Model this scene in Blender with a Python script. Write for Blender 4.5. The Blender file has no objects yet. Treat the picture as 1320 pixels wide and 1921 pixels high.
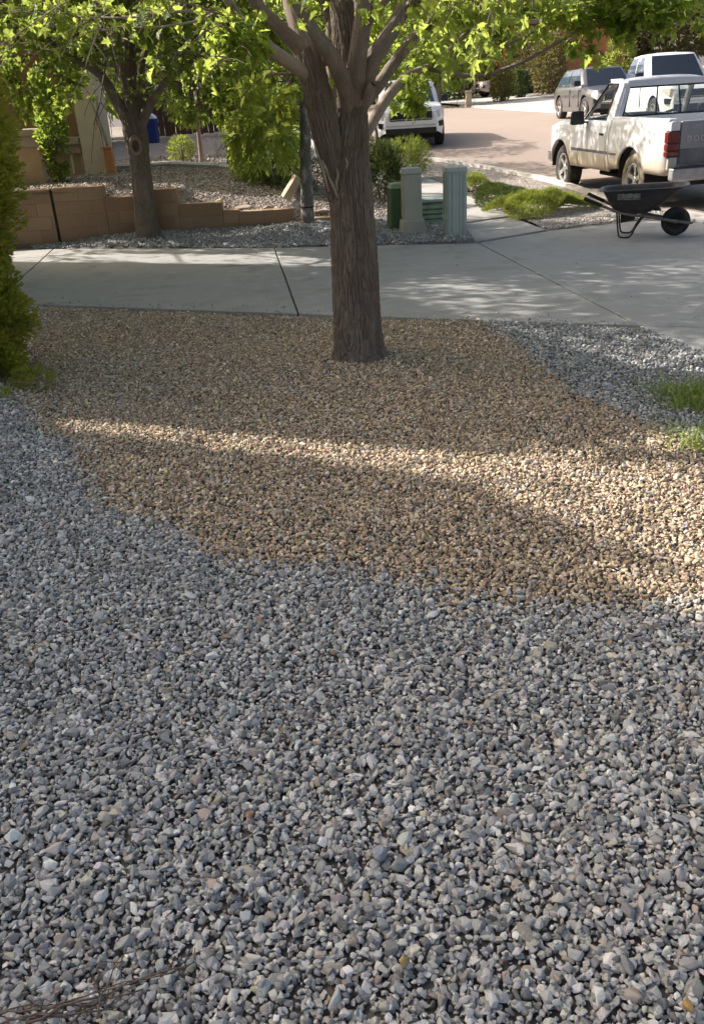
import bpy, bmesh, math, random
import numpy as np
from mathutils import Vector, Matrix

S = bpy.context.scene
COL = S.collection
RNG = np.random.default_rng(7)
random.seed(7)

# ------------------------------------------------------------------ camera, world, sun, exposure
CAM_H, FPX = 1.95, 1600.0
TH, RO = math.radians(26.1), math.radians(3.5)
_f = np.array([0, math.cos(TH), -math.sin(TH)]); _u = np.array([0, math.sin(TH), math.cos(TH)]); _r = np.array([1.0, 0, 0])
_R = math.cos(RO)*_r - math.sin(RO)*_u
_U = math.sin(RO)*_r + math.cos(RO)*_u
cam = bpy.data.cameras.new('camera'); camo = bpy.data.objects.new('camera', cam); COL.objects.link(camo)
cam.sensor_fit = 'VERTICAL'; cam.sensor_height = 24.0; cam.lens = 24.0*FPX/1921.0
cam.clip_start = 0.05; cam.clip_end = 2000
m = Matrix.Identity(4)
for i in range(3):
    m[i][0], m[i][1], m[i][2] = _R[i], _U[i], -_f[i]
m[2][3] = CAM_H
camo.matrix_world = m
S.camera = camo

SUN_EL, SUN_AZ = 36.0, math.degrees(math.atan2(-0.927, 0.375))
world = bpy.data.worlds.new("World"); S.world = world; world.use_nodes = True
wn = world.node_tree.nodes; wl = world.node_tree.links
bg = wn['Background']; sky = wn.new('ShaderNodeTexSky'); sky.sky_type = 'NISHITA'
sky.sun_disc = False; sky.sun_elevation = math.radians(SUN_EL); sky.sun_rotation = math.radians(SUN_AZ)
sky.air_density = 1.0; sky.dust_density = 7.0; sky.ozone_density = 0.2
bg.inputs['Strength'].default_value = 0.10
wl.new(sky.outputs[0], bg.inputs['Color'])
sl = bpy.data.lights.new('sun', 'SUN'); sl.energy = 3.7; sl.angle = math.radians(0.55); sl.color = (1.0, 0.945, 0.91)
so = bpy.data.objects.new('sun', sl); COL.objects.link(so)
_sd = Vector((-0.927*math.cos(math.radians(SUN_EL)), 0.375*math.cos(math.radians(SUN_EL)), math.sin(math.radians(SUN_EL))))
so.rotation_euler = _sd.to_track_quat('Z', 'Y').to_euler(); so.location = (-20, 12, 25)
vs = S.view_settings
vs.view_transform = 'Standard'; vs.look = 'None'; vs.gamma = 1.0; vs.use_curve_mapping = False
vs.exposure = 1.28
S.render.engine = 'CYCLES'
S.cycles.use_denoising = True
S.cycles.max_bounces = 8; S.cycles.transparent_max_bounces = 8

# ------------------------------------------------------------------ helpers: places
def at(px, py, Y):
    """world point seen at a photo pixel, at distance Y along the ground axis"""
    d = _f + _R*(px-660)/FPX - _U*(py-960.5)/FPX
    return np.array([0, 0, CAM_H]) + d*(Y/d[1])
def proj(P):
    v = np.asarray(P, float) - np.array([0, 0, CAM_H]); c = v@_f
    return 660+FPX*(v@_R)/c, 960.5-FPX*(v@_U)/c, c
_gy = np.array([-50, 17, 20, 23, 26, 30, 36, 50, 70, 100, 400.]); _gz = np.array([0, 0, .12, .32, .50, .62, .78, .98, 1.2, 1.4, 1.7])
def gz(y): return np.interp(y, _gy, _gz)
def yard_z(x, y):
    x = np.asarray(x, float); y = np.asarray(y, float)
    a = np.interp(x, [-30, -3.72, -3.61, -2.57, -2.46, -1.5, -.68, -.58, .0, .7, 1.4, 3], [.81, .80, .66, .63, .47, .31, .30, .17, .15, .11, .03, 0])
    b = np.interp(x, [-30, -3, -2, -1, 0, 1, 1.6, 3], [.86, .84, .76, .62, .45, .28, .12, .05])
    t = np.clip((y-14.6)/3.2, 0, 1); t = t*t*(3-2*t)
    z = a*(1-t)+b*t
    s = np.clip((y-19)/12, 0, 1)
    return z*(1-s) + np.maximum(z, gz(y)+.12)*s

def _hash(ix, iy, iz):
    n = (ix*374761393 + iy*668265263 + iz*2147483647 + 1013904223) & 0xffffffff
    n = ((n ^ (n >> 13))*1274126177) & 0xffffffff
    return ((n ^ (n >> 16)) & 0xffff)/65535.0
def vnoise(p):
    p = np.asarray(p, float); i = np.floor(p).astype(np.int64); f = p-i; f = f*f*(3-2*f)
    x, y, z = i[:, 0], i[:, 1], i[:, 2]; fx, fy, fz = f[:, 0], f[:, 1], f[:, 2]
    def L(a, b, t): return a+(b-a)*t
    return L(L(L(_hash(x, y, z), _hash(x+1, y, z), fx), L(_hash(x, y+1, z), _hash(x+1, y+1, z), fx), fy),
             L(L(_hash(x, y, z+1), _hash(x+1, y, z+1), fx), L(_hash(x, y+1, z+1), _hash(x+1, y+1, z+1), fx), fy), fz)
def noise2(x, y, s, k=0.): return vnoise(np.stack([np.asarray(x)*s+k, np.asarray(y)*s+3.7*k, np.zeros_like(np.asarray(x, float))+k], 1))

# ------------------------------------------------------------------ helpers: materials
def mat(name, base, rough=.8, var=(), bump=None, metal=0., spec=.4, coord='Object', transl=None, tint=None, coat=0., trans=0., inst=None):
    """principled; var = [(scale, colour, lo, hi, (sx,sy,sz))] layered noise masks; bump = (scale, strength, distance)"""
    M = bpy.data.materials.new(name); M.use_nodes = True
    n = M.node_tree.nodes; l = M.node_tree.links; b = n['Principled BSDF']
    b.inputs['Roughness'].default_value = rough; b.inputs['Metallic'].default_value = metal
    b.inputs['Specular IOR Level'].default_value = spec; b.inputs['Coat Weight'].default_value = coat
    b.inputs['Transmission Weight'].default_value = trans
    if coord == 'World': co = n.new('ShaderNodeNewGeometry').outputs['Position']
    else: co = n.new('ShaderNodeTexCoord').outputs['Object']
    rgb = n.new('ShaderNodeRGB'); rgb.outputs[0].default_value = (*base, 1); c = rgb.outputs[0]
    if inst:
        a = n.new('ShaderNodeAttribute'); a.attribute_type = 'INSTANCER'; a.attribute_name = inst; c = a.outputs['Color']
    if tint:                                # per-leaf tint attribute
        a = n.new('ShaderNodeAttribute'); a.attribute_name = 'tint'
        mx = n.new('ShaderNodeMix'); mx.data_type = 'RGBA'; l.new(a.outputs['Fac'], mx.inputs[0]); l.new(c, mx.inputs[6]); mx.inputs[7].default_value = (*tint, 1); c = mx.outputs[2]
    for v in var:
        sc, cc, lo, hi = v[:4]
        src = co
        if len(v) > 4:
            mp = n.new('ShaderNodeMapping'); mp.inputs['Scale'].default_value = v[4]; l.new(co, mp.inputs[0]); src = mp.outputs[0]
        t = n.new('ShaderNodeTexNoise'); t.inputs['Scale'].default_value = sc; t.inputs['Detail'].default_value = 5; t.inputs['Roughness'].default_value = .6; l.new(src, t.inputs['Vector'])
        r = n.new('ShaderNodeMapRange'); r.inputs[1].default_value = lo; r.inputs[2].default_value = hi; l.new(t.outputs[0], r.inputs[0])
        mx = n.new('ShaderNodeMix'); mx.data_type = 'RGBA'; l.new(r.outputs[0], mx.inputs[0]); l.new(c, mx.inputs[6]); mx.inputs[7].default_value = (*cc, 1); c = mx.outputs[2]
    l.new(c, b.inputs['Base Color'])
    if bump:
        t = n.new('ShaderNodeTexNoise'); t.inputs['Scale'].default_value = bump[0]; t.inputs['Detail'].default_value = 6; l.new(co, t.inputs['Vector'])
        bp = n.new('ShaderNodeBump'); bp.inputs['Strength'].default_value = bump[1]; bp.inputs['Distance'].default_value = bump[2]
        l.new(t.outputs[0], bp.inputs['Height']); l.new(bp.outputs[0], b.inputs['Normal'])
    if transl:                              # light through a leaf
        tr = n.new('ShaderNodeBsdfTranslucent'); mxs = n.new('ShaderNodeMixShader'); mxs.inputs[0].default_value = transl[1]
        mc = n.new('ShaderNodeMix'); mc.data_type = 'RGBA'; mc.blend_type = 'MIX'; mc.inputs[0].default_value = .75; l.new(c, mc.inputs[6]); mc.inputs[7].default_value = (*transl[0], 1)
        l.new(mc.outputs[2], tr.inputs[0]); l.new(b.outputs[0], mxs.inputs[1]); l.new(tr.outputs[0], mxs.inputs[2])
        l.new(mxs.outputs[0], n['Material Output'].inputs['Surface'])
    return M

M = {}
M['dirt'] = mat('dirt', (.10, .09, .08), .95, [(3, (.14, .125, .11), .4, .7), (60, (.07, .062, .055), .45, .6)], (40, .5, .01), coord='World')
M['dirt_grey'] = mat('dirt_grey', (.13, .125, .12), .95, [(30, (.2, .19, .185), .4, .65)], (60, .6, .01), coord='World')
M['yard'] = mat('yard_soil', (.22, .19, .16), .95, [(1.2, (.27, .23, .195), .35, .7), (26, (.16, .14, .125), .48, .62), (45, (.38, .35, .31), .56, .7)], (28, .8, .02), coord='World')
M['concrete'] = mat('concrete', (.385, .37, .335), .9, [(.7, (.325, .315, .29), .35, .7), (5, (.415, .40, .365), .5, .75), (90, (.30, .29, .27), .5, .75), (2.2, (.25, .24, .22), .54, .76), (1.1, (.22, .21, .19), .62, .74, (.5, 2.5, 1)), (14, (.20, .19, .175), .68, .74)], (120, .25, .003), coord='World')
M['kerb'] = mat('kerb_concrete', (.50, .47, .42), .9, [(1.5, (.42, .39, .35), .4, .7), (60, (.38, .36, .33), .5, .75)], (90, .3, .003), coord='World')
M['forecourt'] = mat('forecourt_concrete', (.43, .405, .36), .9, [(.5, (.36, .335, .30), .4, .7), (3, (.47, .445, .40), .5, .75)], (60, .3, .004), coord='World')
M['road'] = mat('asphalt', (.30, .235, .185), .92, [(.35, (.34, .27, .215), .35, .7), (130, (.20, .165, .14), .46, .66), (4, (.26, .21, .17), .55, .8)], (160, .4, .004), coord='World')
M['block'] = mat('block', (.33, .215, .13), .9, [(2, (.28, .18, .11), .4, .7), (70, (.38, .26, .17), .5, .75)], (90, .5, .004), coord='World')
M['block_light'] = mat('block_light', (.375, .25, .155), .9, [(2, (.32, .21, .13), .4, .7), (70, (.42, .295, .195), .5, .75)], (90, .5, .004), coord='World')
M['joint'] = mat('joint_black', (.02, .018, .016), .9)
M['bark'] = mat('bark', (.20, .15, .112), .95, [(9, (.27, .21, .165), .42, .68, (1, 1, .25)), (60, (.09, .062, .045), .5, .7, (1, 1, .3)), (1.6, (.19, .15, .12), .55, .8)], (120, .5, .004), coord='World')
M['bark_limb'] = mat('bark_limb', (.185, .145, .11), .9, [(7, (.27, .22, .175), .42, .7), (50, (.15, .12, .1), .52, .72)], (110, .5, .004), coord='World')
M['bark_pale'] = mat('bark_pale', (.36, .30, .24), .9, [(10, (.26, .215, .17), .45, .7), (60, (.2, .17, .14), .55, .75)], (110, .5, .004), coord='World')  # torn bark is pale; on limbs the pale tone paints in sunlight
M['bark_left'] = mat('bark_left', (.16, .125, .095), .95, [(8, (.23, .185, .145), .42, .68, (1, 1, .2)), (50, (.10, .08, .06), .5, .7, (1, 1, .3))], (90, .6, .006), coord='World')
M['bark_grey'] = mat('bark_grey', (.17, .15, .13), .95, [(9, (.42, .37, .34), .52, .62, (1, 1, .5)), (40, (.10, .09, .08), .5, .7)], (90, .5, .004), coord='World')
M['scar'] = mat('pruning_scar', (.30, .245, .19), .9, [(40, (.20, .16, .12), .45, .65)], (80, .4, .004))
M['scar_dark'] = mat('scar_heart', (.10, .07, .05), .95, [(30, (.05, .035, .03), .45, .65)])
LEAFT = ((.72, .82, .16), .60)
M['leaf'] = mat('leaf', (.065, .135, .018), .5, tint=(.13, .20, .028), transl=LEAFT, spec=.35)
M['leaf_b'] = mat('leaf_dark', (.035, .085, .018), .5, tint=(.075, .13, .025), transl=((.50, .62, .10), .54), spec=.3)
M['hedge'] = mat('hedge_leaf', (.105, .165, .03), .55, tint=(.30, .30, .06), transl=((.75, .74, .10), .5), spec=.3)
M['juniper'] = mat('juniper_leaf', (.09, .14, .03), .6, tint=(.22, .26, .055), transl=((.5, .55, .09), .42), spec=.3)
M['juniper_d'] = mat('juniper_dark', (.03, .06, .02), .6, tint=(.07, .10, .03), transl=((.16, .2, .04), .3), spec=.3)
M['shrub_y'] = mat('shrub_yellow', (.15, .15, .04), .6, tint=(.26, .22, .07), transl=((.4, .36, .08), .3))
M['shrub_o'] = mat('shrub_olive', (.08, .085, .03), .6, tint=(.18, .14, .06), transl=((.28, .25, .07), .3))
M['grass'] = mat('grass', (.15, .25, .04), .6, tint=(.32, .38, .08), transl=((.4, .45, .08), .35))
M['stone'] = mat('stone', (.3, .3, .3), .85, [(70, (.42, .41, .40), .55, .95), (260, (.20, .19, .19), .58, .80)], (170, .6, .003), inst='col', coord='World')
M['wood_dry'] = mat('dry_twig', (.12, .085, .065), .9, [(60, (.22, .165, .13), .45, .7)])
M['green_box'] = mat('green_paint', (.46, .51, .455), .55, [(6, (.40, .445, .395), .4, .7), (40, (.5, .545, .49), .55, .75), (2.5, (.42, .43, .355), .55, .75)], (150, .1, .002))
M['green_dark'] = mat('green_plastic', (.07, .125, .05), .6, [(8, (.075, .13, .06), .4, .7)], (150, .1, .002))
M['green_mid'] = mat('green_mid_plastic', (.29, .38, .24), .6, [(8, (.18, .24, .16), .4, .7)], (150, .1, .002))
M['tan_box'] = mat('tan_paint', (.46, .445, .36), .6, [(5, (.40, .385, .31), .4, .7), (40, (.50, .485, .395), .55, .75)], (150, .1, .002))
M['stucco'] = mat('stucco', (.60, .45, .29), .95, [(3, (.53, .39, .25), .4, .7)], (180, .5, .004), coord='World')
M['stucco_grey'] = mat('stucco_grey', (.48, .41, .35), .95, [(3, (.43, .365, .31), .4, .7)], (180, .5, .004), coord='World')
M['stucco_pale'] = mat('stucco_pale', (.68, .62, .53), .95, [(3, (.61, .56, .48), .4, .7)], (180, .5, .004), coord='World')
M['orange'] = mat('orange_stucco', (.50, .20, .09), .95, [(3, (.42, .165, .075), .4, .7)], (150, .4, .004), coord='World')
M['roof'] = mat('roof_tile', (.24, .15, .11), .9, [(4, (.3, .2, .15), .4, .7)], (30, .4, .01))
M['planter'] = mat('planter_orange', (.55, .25, .12), .8, [(9, (.46, .21, .11), .4, .7)], (90, .3, .003))
M['fence'] = mat('fence_brown', (.085, .045, .028), .9, [(12, (.13, .07, .045), .45, .7, (1, 1, .1))], coord='World')
M['blue'] = mat('blue_plastic', (.015, .035, .16), .5)
M['whiteplastic'] = mat('white_plastic', (.7, .7, .7), .5)
M['rock'] = mat('rock_tan', (.46, .37, .25), .95, [(6, (.38, .30, .21), .4, .7), (30, (.52, .43, .31), .5, .75)], (30, .6, .01))
M['rock_pink'] = mat('rock_pink', (.42, .33, .27), .95, [(9, (.33, .26, .22), .4, .7)], (30, .6, .01))
M['black'] = mat('black_rubber', (.018, .018, .019), .75, [(40, (.04, .036, .032), .5, .75)], (200, .2, .001))
M['tyre'] = mat('tyre', (.026, .025, .025), .85, [(14, (.10, .085, .065), .45, .8)], (120, .3, .002))
M['tyre_dusty'] = mat('tyre_dusty', (.10, .085, .065), .9, [(9, (.30, .25, .185), .4, .7)], (120, .3, .002))
M['blackgloss'] = mat('black_trim', (.015, .015, .017), .35)
M['under'] = mat('underbody', (.02, .019, .018), .9)
M['chrome'] = mat('chrome', (.62, .62, .62), .22, metal=1.)
M['alloy'] = mat('alloy_rim', (.50, .49, .47), .4, [(12, (.30, .26, .21), .5, .75)], metal=.8)
M['bumper'] = mat('bumper_steel', (.36, .35, .35), .45, [(7, (.25, .235, .22), .45, .75)], metal=.5)
M['white'] = mat('white_paint', (.74, .74, .73), .3, [(3, (.68, .67, .655), .45, .75)], coat=.4)
M['silver'] = mat('grey_paint', (.115, .11, .115), .3, [(3, (.095, .09, .095), .4, .7)], metal=.35, coat=.6)
M['tanpaint'] = mat('rose_paint', (.34, .255, .22), .35, metal=.2, coat=.5)
M['gate'] = mat('tailgate_paint', (.25, .255, .27), .4, [(5, (.21, .215, .225), .4, .7)], coat=.3)  # grey stands in for the shade on the rear face
M['gate_dark'] = mat('tailgate_band', (.075, .08, .10), .4, [(5, (.13, .13, .15), .4, .7)], coat=.3)
M['decal'] = mat('silver_letters', (.50, .49, .49), .5)
M['red'] = mat('red_lens', (.15, .005, .007), .2, [(14, (.07, .003, .004), .45, .65)], coat=.6)
M['bark_fine'] = mat('bark_fine', (.17, .13, .10), .95, [(9, (.25, .205, .166), .42, .68, (1, 1, .2)), (70, (.12, .09, .068), .52, .68, (1, 1, .18)), (1.6, (.23, .19, .155), .55, .8)], (140, .5, .003), coord='World')
M['amber'] = mat('lens_pale', (.55, .5, .45), .2, coat=.6)
M['glass'] = mat('glass_dark', (.012, .016, .022), .05, spec=.8, coat=.5)
M['glass_sky'] = mat('glass_side', (.05, .07, .11), .04, spec=1.0, coat=1.)
M['interior'] = mat('interior', (.022, .022, .024), .8)
M['seat'] = mat('seat_cloth', (.12, .115, .11), .95)
M['tray'] = mat('tray_steel', (.045, .042, .044), .6, [(6, (.085, .075, .07), .45, .72), (30, (.12, .10, .085), .6, .78)], (60, .3, .003), metal=.2)
M['tray_in'] = mat('rim_steel', (.12, .115, .115), .6, [(8, (.2, .185, .17), .45, .72)], metal=.3)
M['worn'] = mat('worn_label', (.30, .29, .28), .7, [(35, (.09, .085, .085), .45, .6)])
M['handle_wood'] = mat('handle_wood', (.18, .155, .135), .85, [(20, (.26, .23, .2), .45, .7, (.15, 1, 1))])
# clear window glass for the near pick-up: real see-through panes with a sky reflection
def glass_clear(name, tintc, op):
    g = bpy.data.materials.new(name); g.use_nodes = True; n = g.node_tree.nodes; l = g.node_tree.links; n.clear()
    o = n.new('ShaderNodeOutputMaterial'); t = n.new('ShaderNodeBsdfTransparent'); t.inputs[0].default_value = (*tintc, 1)
    gl = n.new('ShaderNodeBsdfGlossy'); gl.inputs['Roughness'].default_value = .03
    df = n.new('ShaderNodeBsdfDiffuse'); df.inputs[0].default_value = (.5, .48, .42, 1)
    fr = n.new('ShaderNodeValue'); fr.outputs[0].default_value = .09
    a = n.new('ShaderNodeMixShader'); b = n.new('ShaderNodeMixShader'); b.inputs[0].default_value = op
    l.new(fr.outputs[0], a.inputs[0]); l.new(t.outputs[0], a.inputs[1]); l.new(gl.outputs[0], a.inputs[2])
    l.new(a.outputs[0], b.inputs[1]); l.new(df.outputs[0], b.inputs[2]); l.new(b.outputs[0], o.inputs[0]); return g
M['glass_clear'] = glass_clear('glass_clear', (.86, .91, .87), .07)
# dirty white paint: road dust creeping up from the sills with a ragged edge, streaks down the door
def dirty_paint():
    g = mat('dusty_white_paint', (.58, .585, .60), .36, [(2.2, (.58, .575, .565), .45, .75), (6, (.46, .455, .45), .64, .74, (2.2, 2.2, .3))], coat=.25)
    n = g.node_tree.nodes; l = g.node_tree.links; b = n['Principled BSDF']; src = b.inputs['Base Color'].links[0].from_socket
    co = n.new('ShaderNodeTexCoord'); sp = n.new('ShaderNodeSeparateXYZ'); l.new(co.outputs['Object'], sp.inputs[0])
    t = n.new('ShaderNodeTexNoise'); t.inputs['Scale'].default_value = 6; t.inputs['Detail'].default_value = 6; mp = n.new('ShaderNodeMapping'); mp.inputs['Scale'].default_value = (1.6, 1, .5)
    l.new(co.outputs['Object'], mp.inputs[0]); l.new(mp.outputs[0], t.inputs['Vector'])
    ad = n.new('ShaderNodeMath'); ad.operation = 'MULTIPLY_ADD'; l.new(t.outputs[0], ad.inputs[0]); ad.inputs[1].default_value = -.5; l.new(sp.outputs[2], ad.inputs[2])
    r = n.new('ShaderNodeMapRange'); r.inputs[1].default_value = .62; r.inputs[2].default_value = .34; l.new(ad.outputs[0], r.inputs[0])
    mx = n.new('ShaderNodeMix'); mx.data_type = 'RGBA'; l.new(r.outputs[0], mx.inputs[0]); l.new(src, mx.inputs[6]); mx.inputs[7].default_value = (.46, .385, .28, 1)
    l.new(mx.outputs[2], b.inputs['Base Color']); return g
M['dusty'] = dirty_paint()

# ------------------------------------------------------------------ helpers: objects
def tag(o, label=None, cat=None, group=None, kind=None):
    if label: o['label'] = label
    if cat: o['category'] = cat
    if group: o['group'] = group
    if kind: o['kind'] = kind
    return o
def empty(name, loc=(0, 0, 0), rz=0., **k):
    o = bpy.data.objects.new(name, None); COL.objects.link(o); o.location = loc; o.rotation_euler = (0, 0, rz); o.empty_display_size = .1
    return tag(o, **k)
def link(name, me, m=None, parent=None, **k):
    o = bpy.data.objects.new(name, me); COL.objects.link(o)
    if m is not None and not me.materials: me.materials.append(m)
    if parent is not None: o.parent = parent
    return tag(o, **k)
def mesh_np(name, V, F, smooth=False):
    """V (n,3); F (k,3|4) int array or list of arrays / python lists"""
    me = bpy.data.meshes.new(name)
    V = np.asarray(V, np.float32)
    if isinstance(F, np.ndarray): Fs = [F]
    elif len(F) and isinstance(F[0], np.ndarray): Fs = F
    else:
        me.from_pydata(V.tolist(), [], [list(map(int, f)) for f in F])
        if smooth: me.polygons.foreach_set('use_smooth', np.ones(len(me.polygons), bool))
        me.update(); return me
    me.vertices.add(len(V)); me.vertices.foreach_set('co', V.ravel())
    idx = np.concatenate([f.ravel() for f in Fs]).astype(np.int32)
    tot = np.concatenate([np.full(len(f), f.shape[1]) for f in Fs]).astype(np.int32)
    st = np.concatenate([[0], np.cumsum(tot)[:-1]]).astype(np.int32)
    me.loops.add(len(idx)); me.loops.foreach_set('vertex_index', idx)
    me.polygons.add(len(tot)); me.polygons.foreach_set('loop_start', st); me.polygons.foreach_set('loop_total', tot)
    if smooth: me.polygons.foreach_set('use_smooth', np.ones(len(tot), bool))
    me.update(calc_edges=True); me.validate(); return me

class MB:
    """collects shapes into one mesh"""
    def __init__(s): s.V = []; s.F = []; s.n = 0
    def add(s, V, F):
        V = np.asarray(V, float).reshape(-1, 3); s.V.append(V)
        for f in F: s.F.append([int(i)+s.n for i in f])
        s.n += len(V); return s
    def box(s, a, b, taper=0.):
        (x0, y0, z0), (x1, y1, z1) = a, b
        V = [(x0, y0, z0), (x1, y0, z0), (x1, y1, z0), (x0, y1, z0), (x0+taper, y0+taper, z1), (x1-taper, y0+taper, z1), (x1-taper, y1-taper, z1), (x0+taper, y1-taper, z1)]
        return s.add(V, [(0, 3, 2, 1), (4, 5, 6, 7), (0, 1, 5, 4), (1, 2, 6, 5), (2, 3, 7, 6), (3, 0, 4, 7)])
    def prism(s, poly, a, b, axis='y'):
        """poly 2D extruded along axis from a to b"""
        n = len(poly); V = []
        for t in (a, b):
            for p, q in poly:
                V.append({'y': (p, t, q), 'x': (t, p, q), 'z': (p, q, t)}[axis])
        F = [tuple(range(n))[::-1], tuple(range(n, 2*n))] + [(i, (i+1) % n, n+(i+1) % n, n+i) for i in range(n)]
        return s.add(V, F)
    def tube(s, path, r, seg=10, cap=True):
        V, F = sweep_vf(path, r, seg); s.add(V, F)
        if cap: s.F.append(list(range(s.n-len(V), s.n-len(V)+seg))[::-1]); s.F.append(list(range(s.n-seg, s.n)))
        return s
    def lathe(s, prof, seg=32, axis='y', c=(0, 0, 0), closed=False):
        """prof list of (radius, along)"""
        n = len(prof); a = np.linspace(0, 2*np.pi, seg, endpoint=False); V = []
        for r, h in prof:
            for t in a:
                p = {'y': (r*math.cos(t), h, r*math.sin(t)), 'z': (r*math.cos(t), r*math.sin(t), h)}[axis]
                V.append((p[0]+c[0], p[1]+c[1], p[2]+c[2]))
        F = []
        for i in range(n if closed else n-1):
            j = (i+1) % n
            for k in range(seg): F.append((i*seg+k, i*seg+(k+1) % seg, j*seg+(k+1) % seg, j*seg+k))
        return s.add(V, F)
    def grid(s, P):
        """P (a,b,3)"""
        P = np.asarray(P, float); a, b = P.shape[:2]
        F = [(i*b+j, i*b+j+1, (i+1)*b+j+1, (i+1)*b+j) for i in range(a-1) for j in range(b-1)]
        return s.add(P.reshape(-1, 3), F)
    def build(s, name, m, parent=None, bevel=0., smooth=False, solid=0., subd=0, seg=2, **k):
        me = mesh_np(name, np.concatenate(s.V), s.F, smooth)
        bm = bmesh.new(); bm.from_mesh(me); bmesh.ops.recalc_face_normals(bm, faces=bm.faces); bm.to_mesh(me); bm.free()
        o = link(name, me, m, parent, **k)
        if solid: q = o.modifiers.new('solid', 'SOLIDIFY'); q.thickness = abs(solid); q.offset = -1 if solid > 0 else 1
        if bevel:
            q = o.modifiers.new('bevel', 'BEVEL'); q.width = bevel; q.segments = seg; q.limit_method = 'ANGLE'; q.angle_limit = math.radians(35)
            me.polygons.foreach_set('use_smooth', np.ones(len(me.polygons), bool)); q.harden_normals = True
        if subd: q = o.modifiers.new('subd', 'SUBSURF'); q.levels = subd; q.render_levels = subd
        return o

def catmull(P, n):
    P = np.asarray(P, float); k = len(P)
    if k == 2: t = np.linspace(0, 1, n)[:, None]; return P[0]*(1-t)+P[1]*t
    Q = np.vstack([2*P[0]-P[1], P, 2*P[-1]-P[-2]])
    d = np.concatenate([[0], np.cumsum(np.linalg.norm(np.diff(P[:, :3], axis=0), axis=1))]); u = np.interp(np.linspace(0, d[-1], n), d, np.arange(k))
    i = np.minimum(u.astype(int), k-2); t = (u-i)[:, None]
    a, b, c, e = Q[i], Q[i+1], Q[i+2], Q[i+3]
    return .5*((2*b)+(-a+c)*t+(2*a-5*b+4*c-e)*t*t+(-a+3*b-3*c+e)*t**3)
def frames(path):
    T = np.gradient(path, axis=0); T /= np.linalg.norm(T, axis=1)[:, None]+1e-9
    n = np.cross(T[0], [0.31, 1, .07]); n /= np.linalg.norm(n); N = [n]
    for i in range(1, len(T)):
        n = N[-1]-T[i]*(N[-1]@T[i]); n /= np.linalg.norm(n)+1e-9; N.append(n)
    N = np.array(N); return T, N, np.cross(T, N)
def sweep_vf(path, r, seg, disp=None):
    path = np.asarray(path, float); n = len(path); r = np.broadcast_to(np.asarray(r, float), (n,))
    T, N, B = frames(path); a = np.linspace(0, 2*np.pi, seg, endpoint=False)
    D = N[:, None, :]*np.cos(a)[None, :, None]+B[:, None, :]*np.sin(a)[None, :, None]
    rr = np.repeat(r[:, None], seg, 1)
    if disp is not None: rr = rr+disp(path, r, D, a)
    V = (path[:, None, :]+D*rr[:, :, None]).reshape(-1, 3)
    i = np.arange(n-1)[:, None]*seg; k = np.arange(seg)[None, :]; k2 = (k+1) % seg
    F = np.stack([i+k, i+k2, i+seg+k2, i+seg+k], 2).reshape(-1, 4)
    return V, F
def bark_disp(depth, fh=24., fv=5.):
    def d(path, r, D, a):
        s = np.concatenate([[0], np.cumsum(np.linalg.norm(np.diff(path, axis=0), axis=1))])
        n, sg = len(path), len(a)
        rm = float(np.mean(r))
        X = np.cos(a)[None, :]*rm*fh+np.zeros((n, 1)); Y = np.sin(a)[None, :]*rm*fh+np.zeros((n, 1)); Z = s[:, None]*fv+np.zeros((1, sg))
        p = np.stack([X, Y, Z], 2).reshape(-1, 3)
        w = vnoise(p*np.array([.35, .35, .9])+11)[:, None]*1.2
        v1 = np.abs(2*vnoise(p+w)-1); v2 = np.abs(2*vnoise(p*1.9+w*1.5+31)-1); big = vnoise(p*np.array([.12, .12, .25])+5)-.5
        fur = np.clip(1-v1/.38, 0, 1)**1.1+.45*np.clip(1-v2/.35, 0, 1)
        out = -depth*fur+depth*1.2*big+.25*depth*(vnoise(p*4)-.5)
        return out.reshape(n, sg)*np.clip(r/.03, .15, 1)[:, None]
    return d
def limb(name, pts, m, parent, step=.012, seg=64, depth=.004, fh=30., fv=6., **k):
    """pts = [(x,y,z,r)] in world"""
    P = np.asarray(pts, float); L = np.linalg.norm(np.diff(P[:, :3], axis=0), axis=1).sum()
    Q = catmull(P, max(8, int(L/step)))
    V, F = sweep_vf(Q[:, :3], np.maximum(Q[:, 3], .002), seg, bark_disp(depth, fh, fv) if depth else None)
    off = np.array(parent.location) if parent is not None else 0
    return link(name, mesh_np(name, V-off, F, True), m, parent, **k)
def pix_path(L, Y0=None):
    """[(px,py,Y,width px)] -> [(x,y,z,r)]"""
    out = []
    for px, py, Y, w in L:
        p = at(px, py, Y); c = (p-np.array([0, 0, CAM_H]))@_f; out.append((*p, w/2/FPX*c))
    return out

# ---- leaf clouds
def rot_frames(d, up=None, rng=RNG):
    """(n,3) main axis -> orthonormal frames (n,3,3) columns: axis, side, normal"""
    n = len(d); d = d/(np.linalg.norm(d, axis=1)[:, None]+1e-9)
    q = rng.normal(size=(n, 3)) if up is None else up+rng.normal(size=(n, 3))*.001
    s = np.cross(q, d); s /= np.linalg.norm(s, axis=1)[:, None]+1e-9
    return np.stack([d, s, np.cross(d, s)], 2)
MAPLE = np.array([(0, 0, 0), (.14, .20, .03), (.06, .44, -.04), (.32, .26, .05), (.50, .46, -.03), (.60, .21, .06), (1.0, .05, -.14), (.57, -.20, .05), (.47, -.50, -.06), (.30, -.27, .05), (.04, -.40, -.02), (.12, -.19, .03), (.40, 0, -.05)])
MAPLE_F = np.array([(12, i, i+1) for i in range(0, 11)]+[(12, 11, 0)])
OVAL = np.array([(0, 0, 0), (.35, .24, .03), (.72, .17, .02), (1, 0, -.05), (.72, -.17, .02), (.35, -.24, .03)]); OVAL_F = np.array([(0, 1, 2), (0, 2, 3), (0, 3, 4), (0, 4, 5)])
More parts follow.
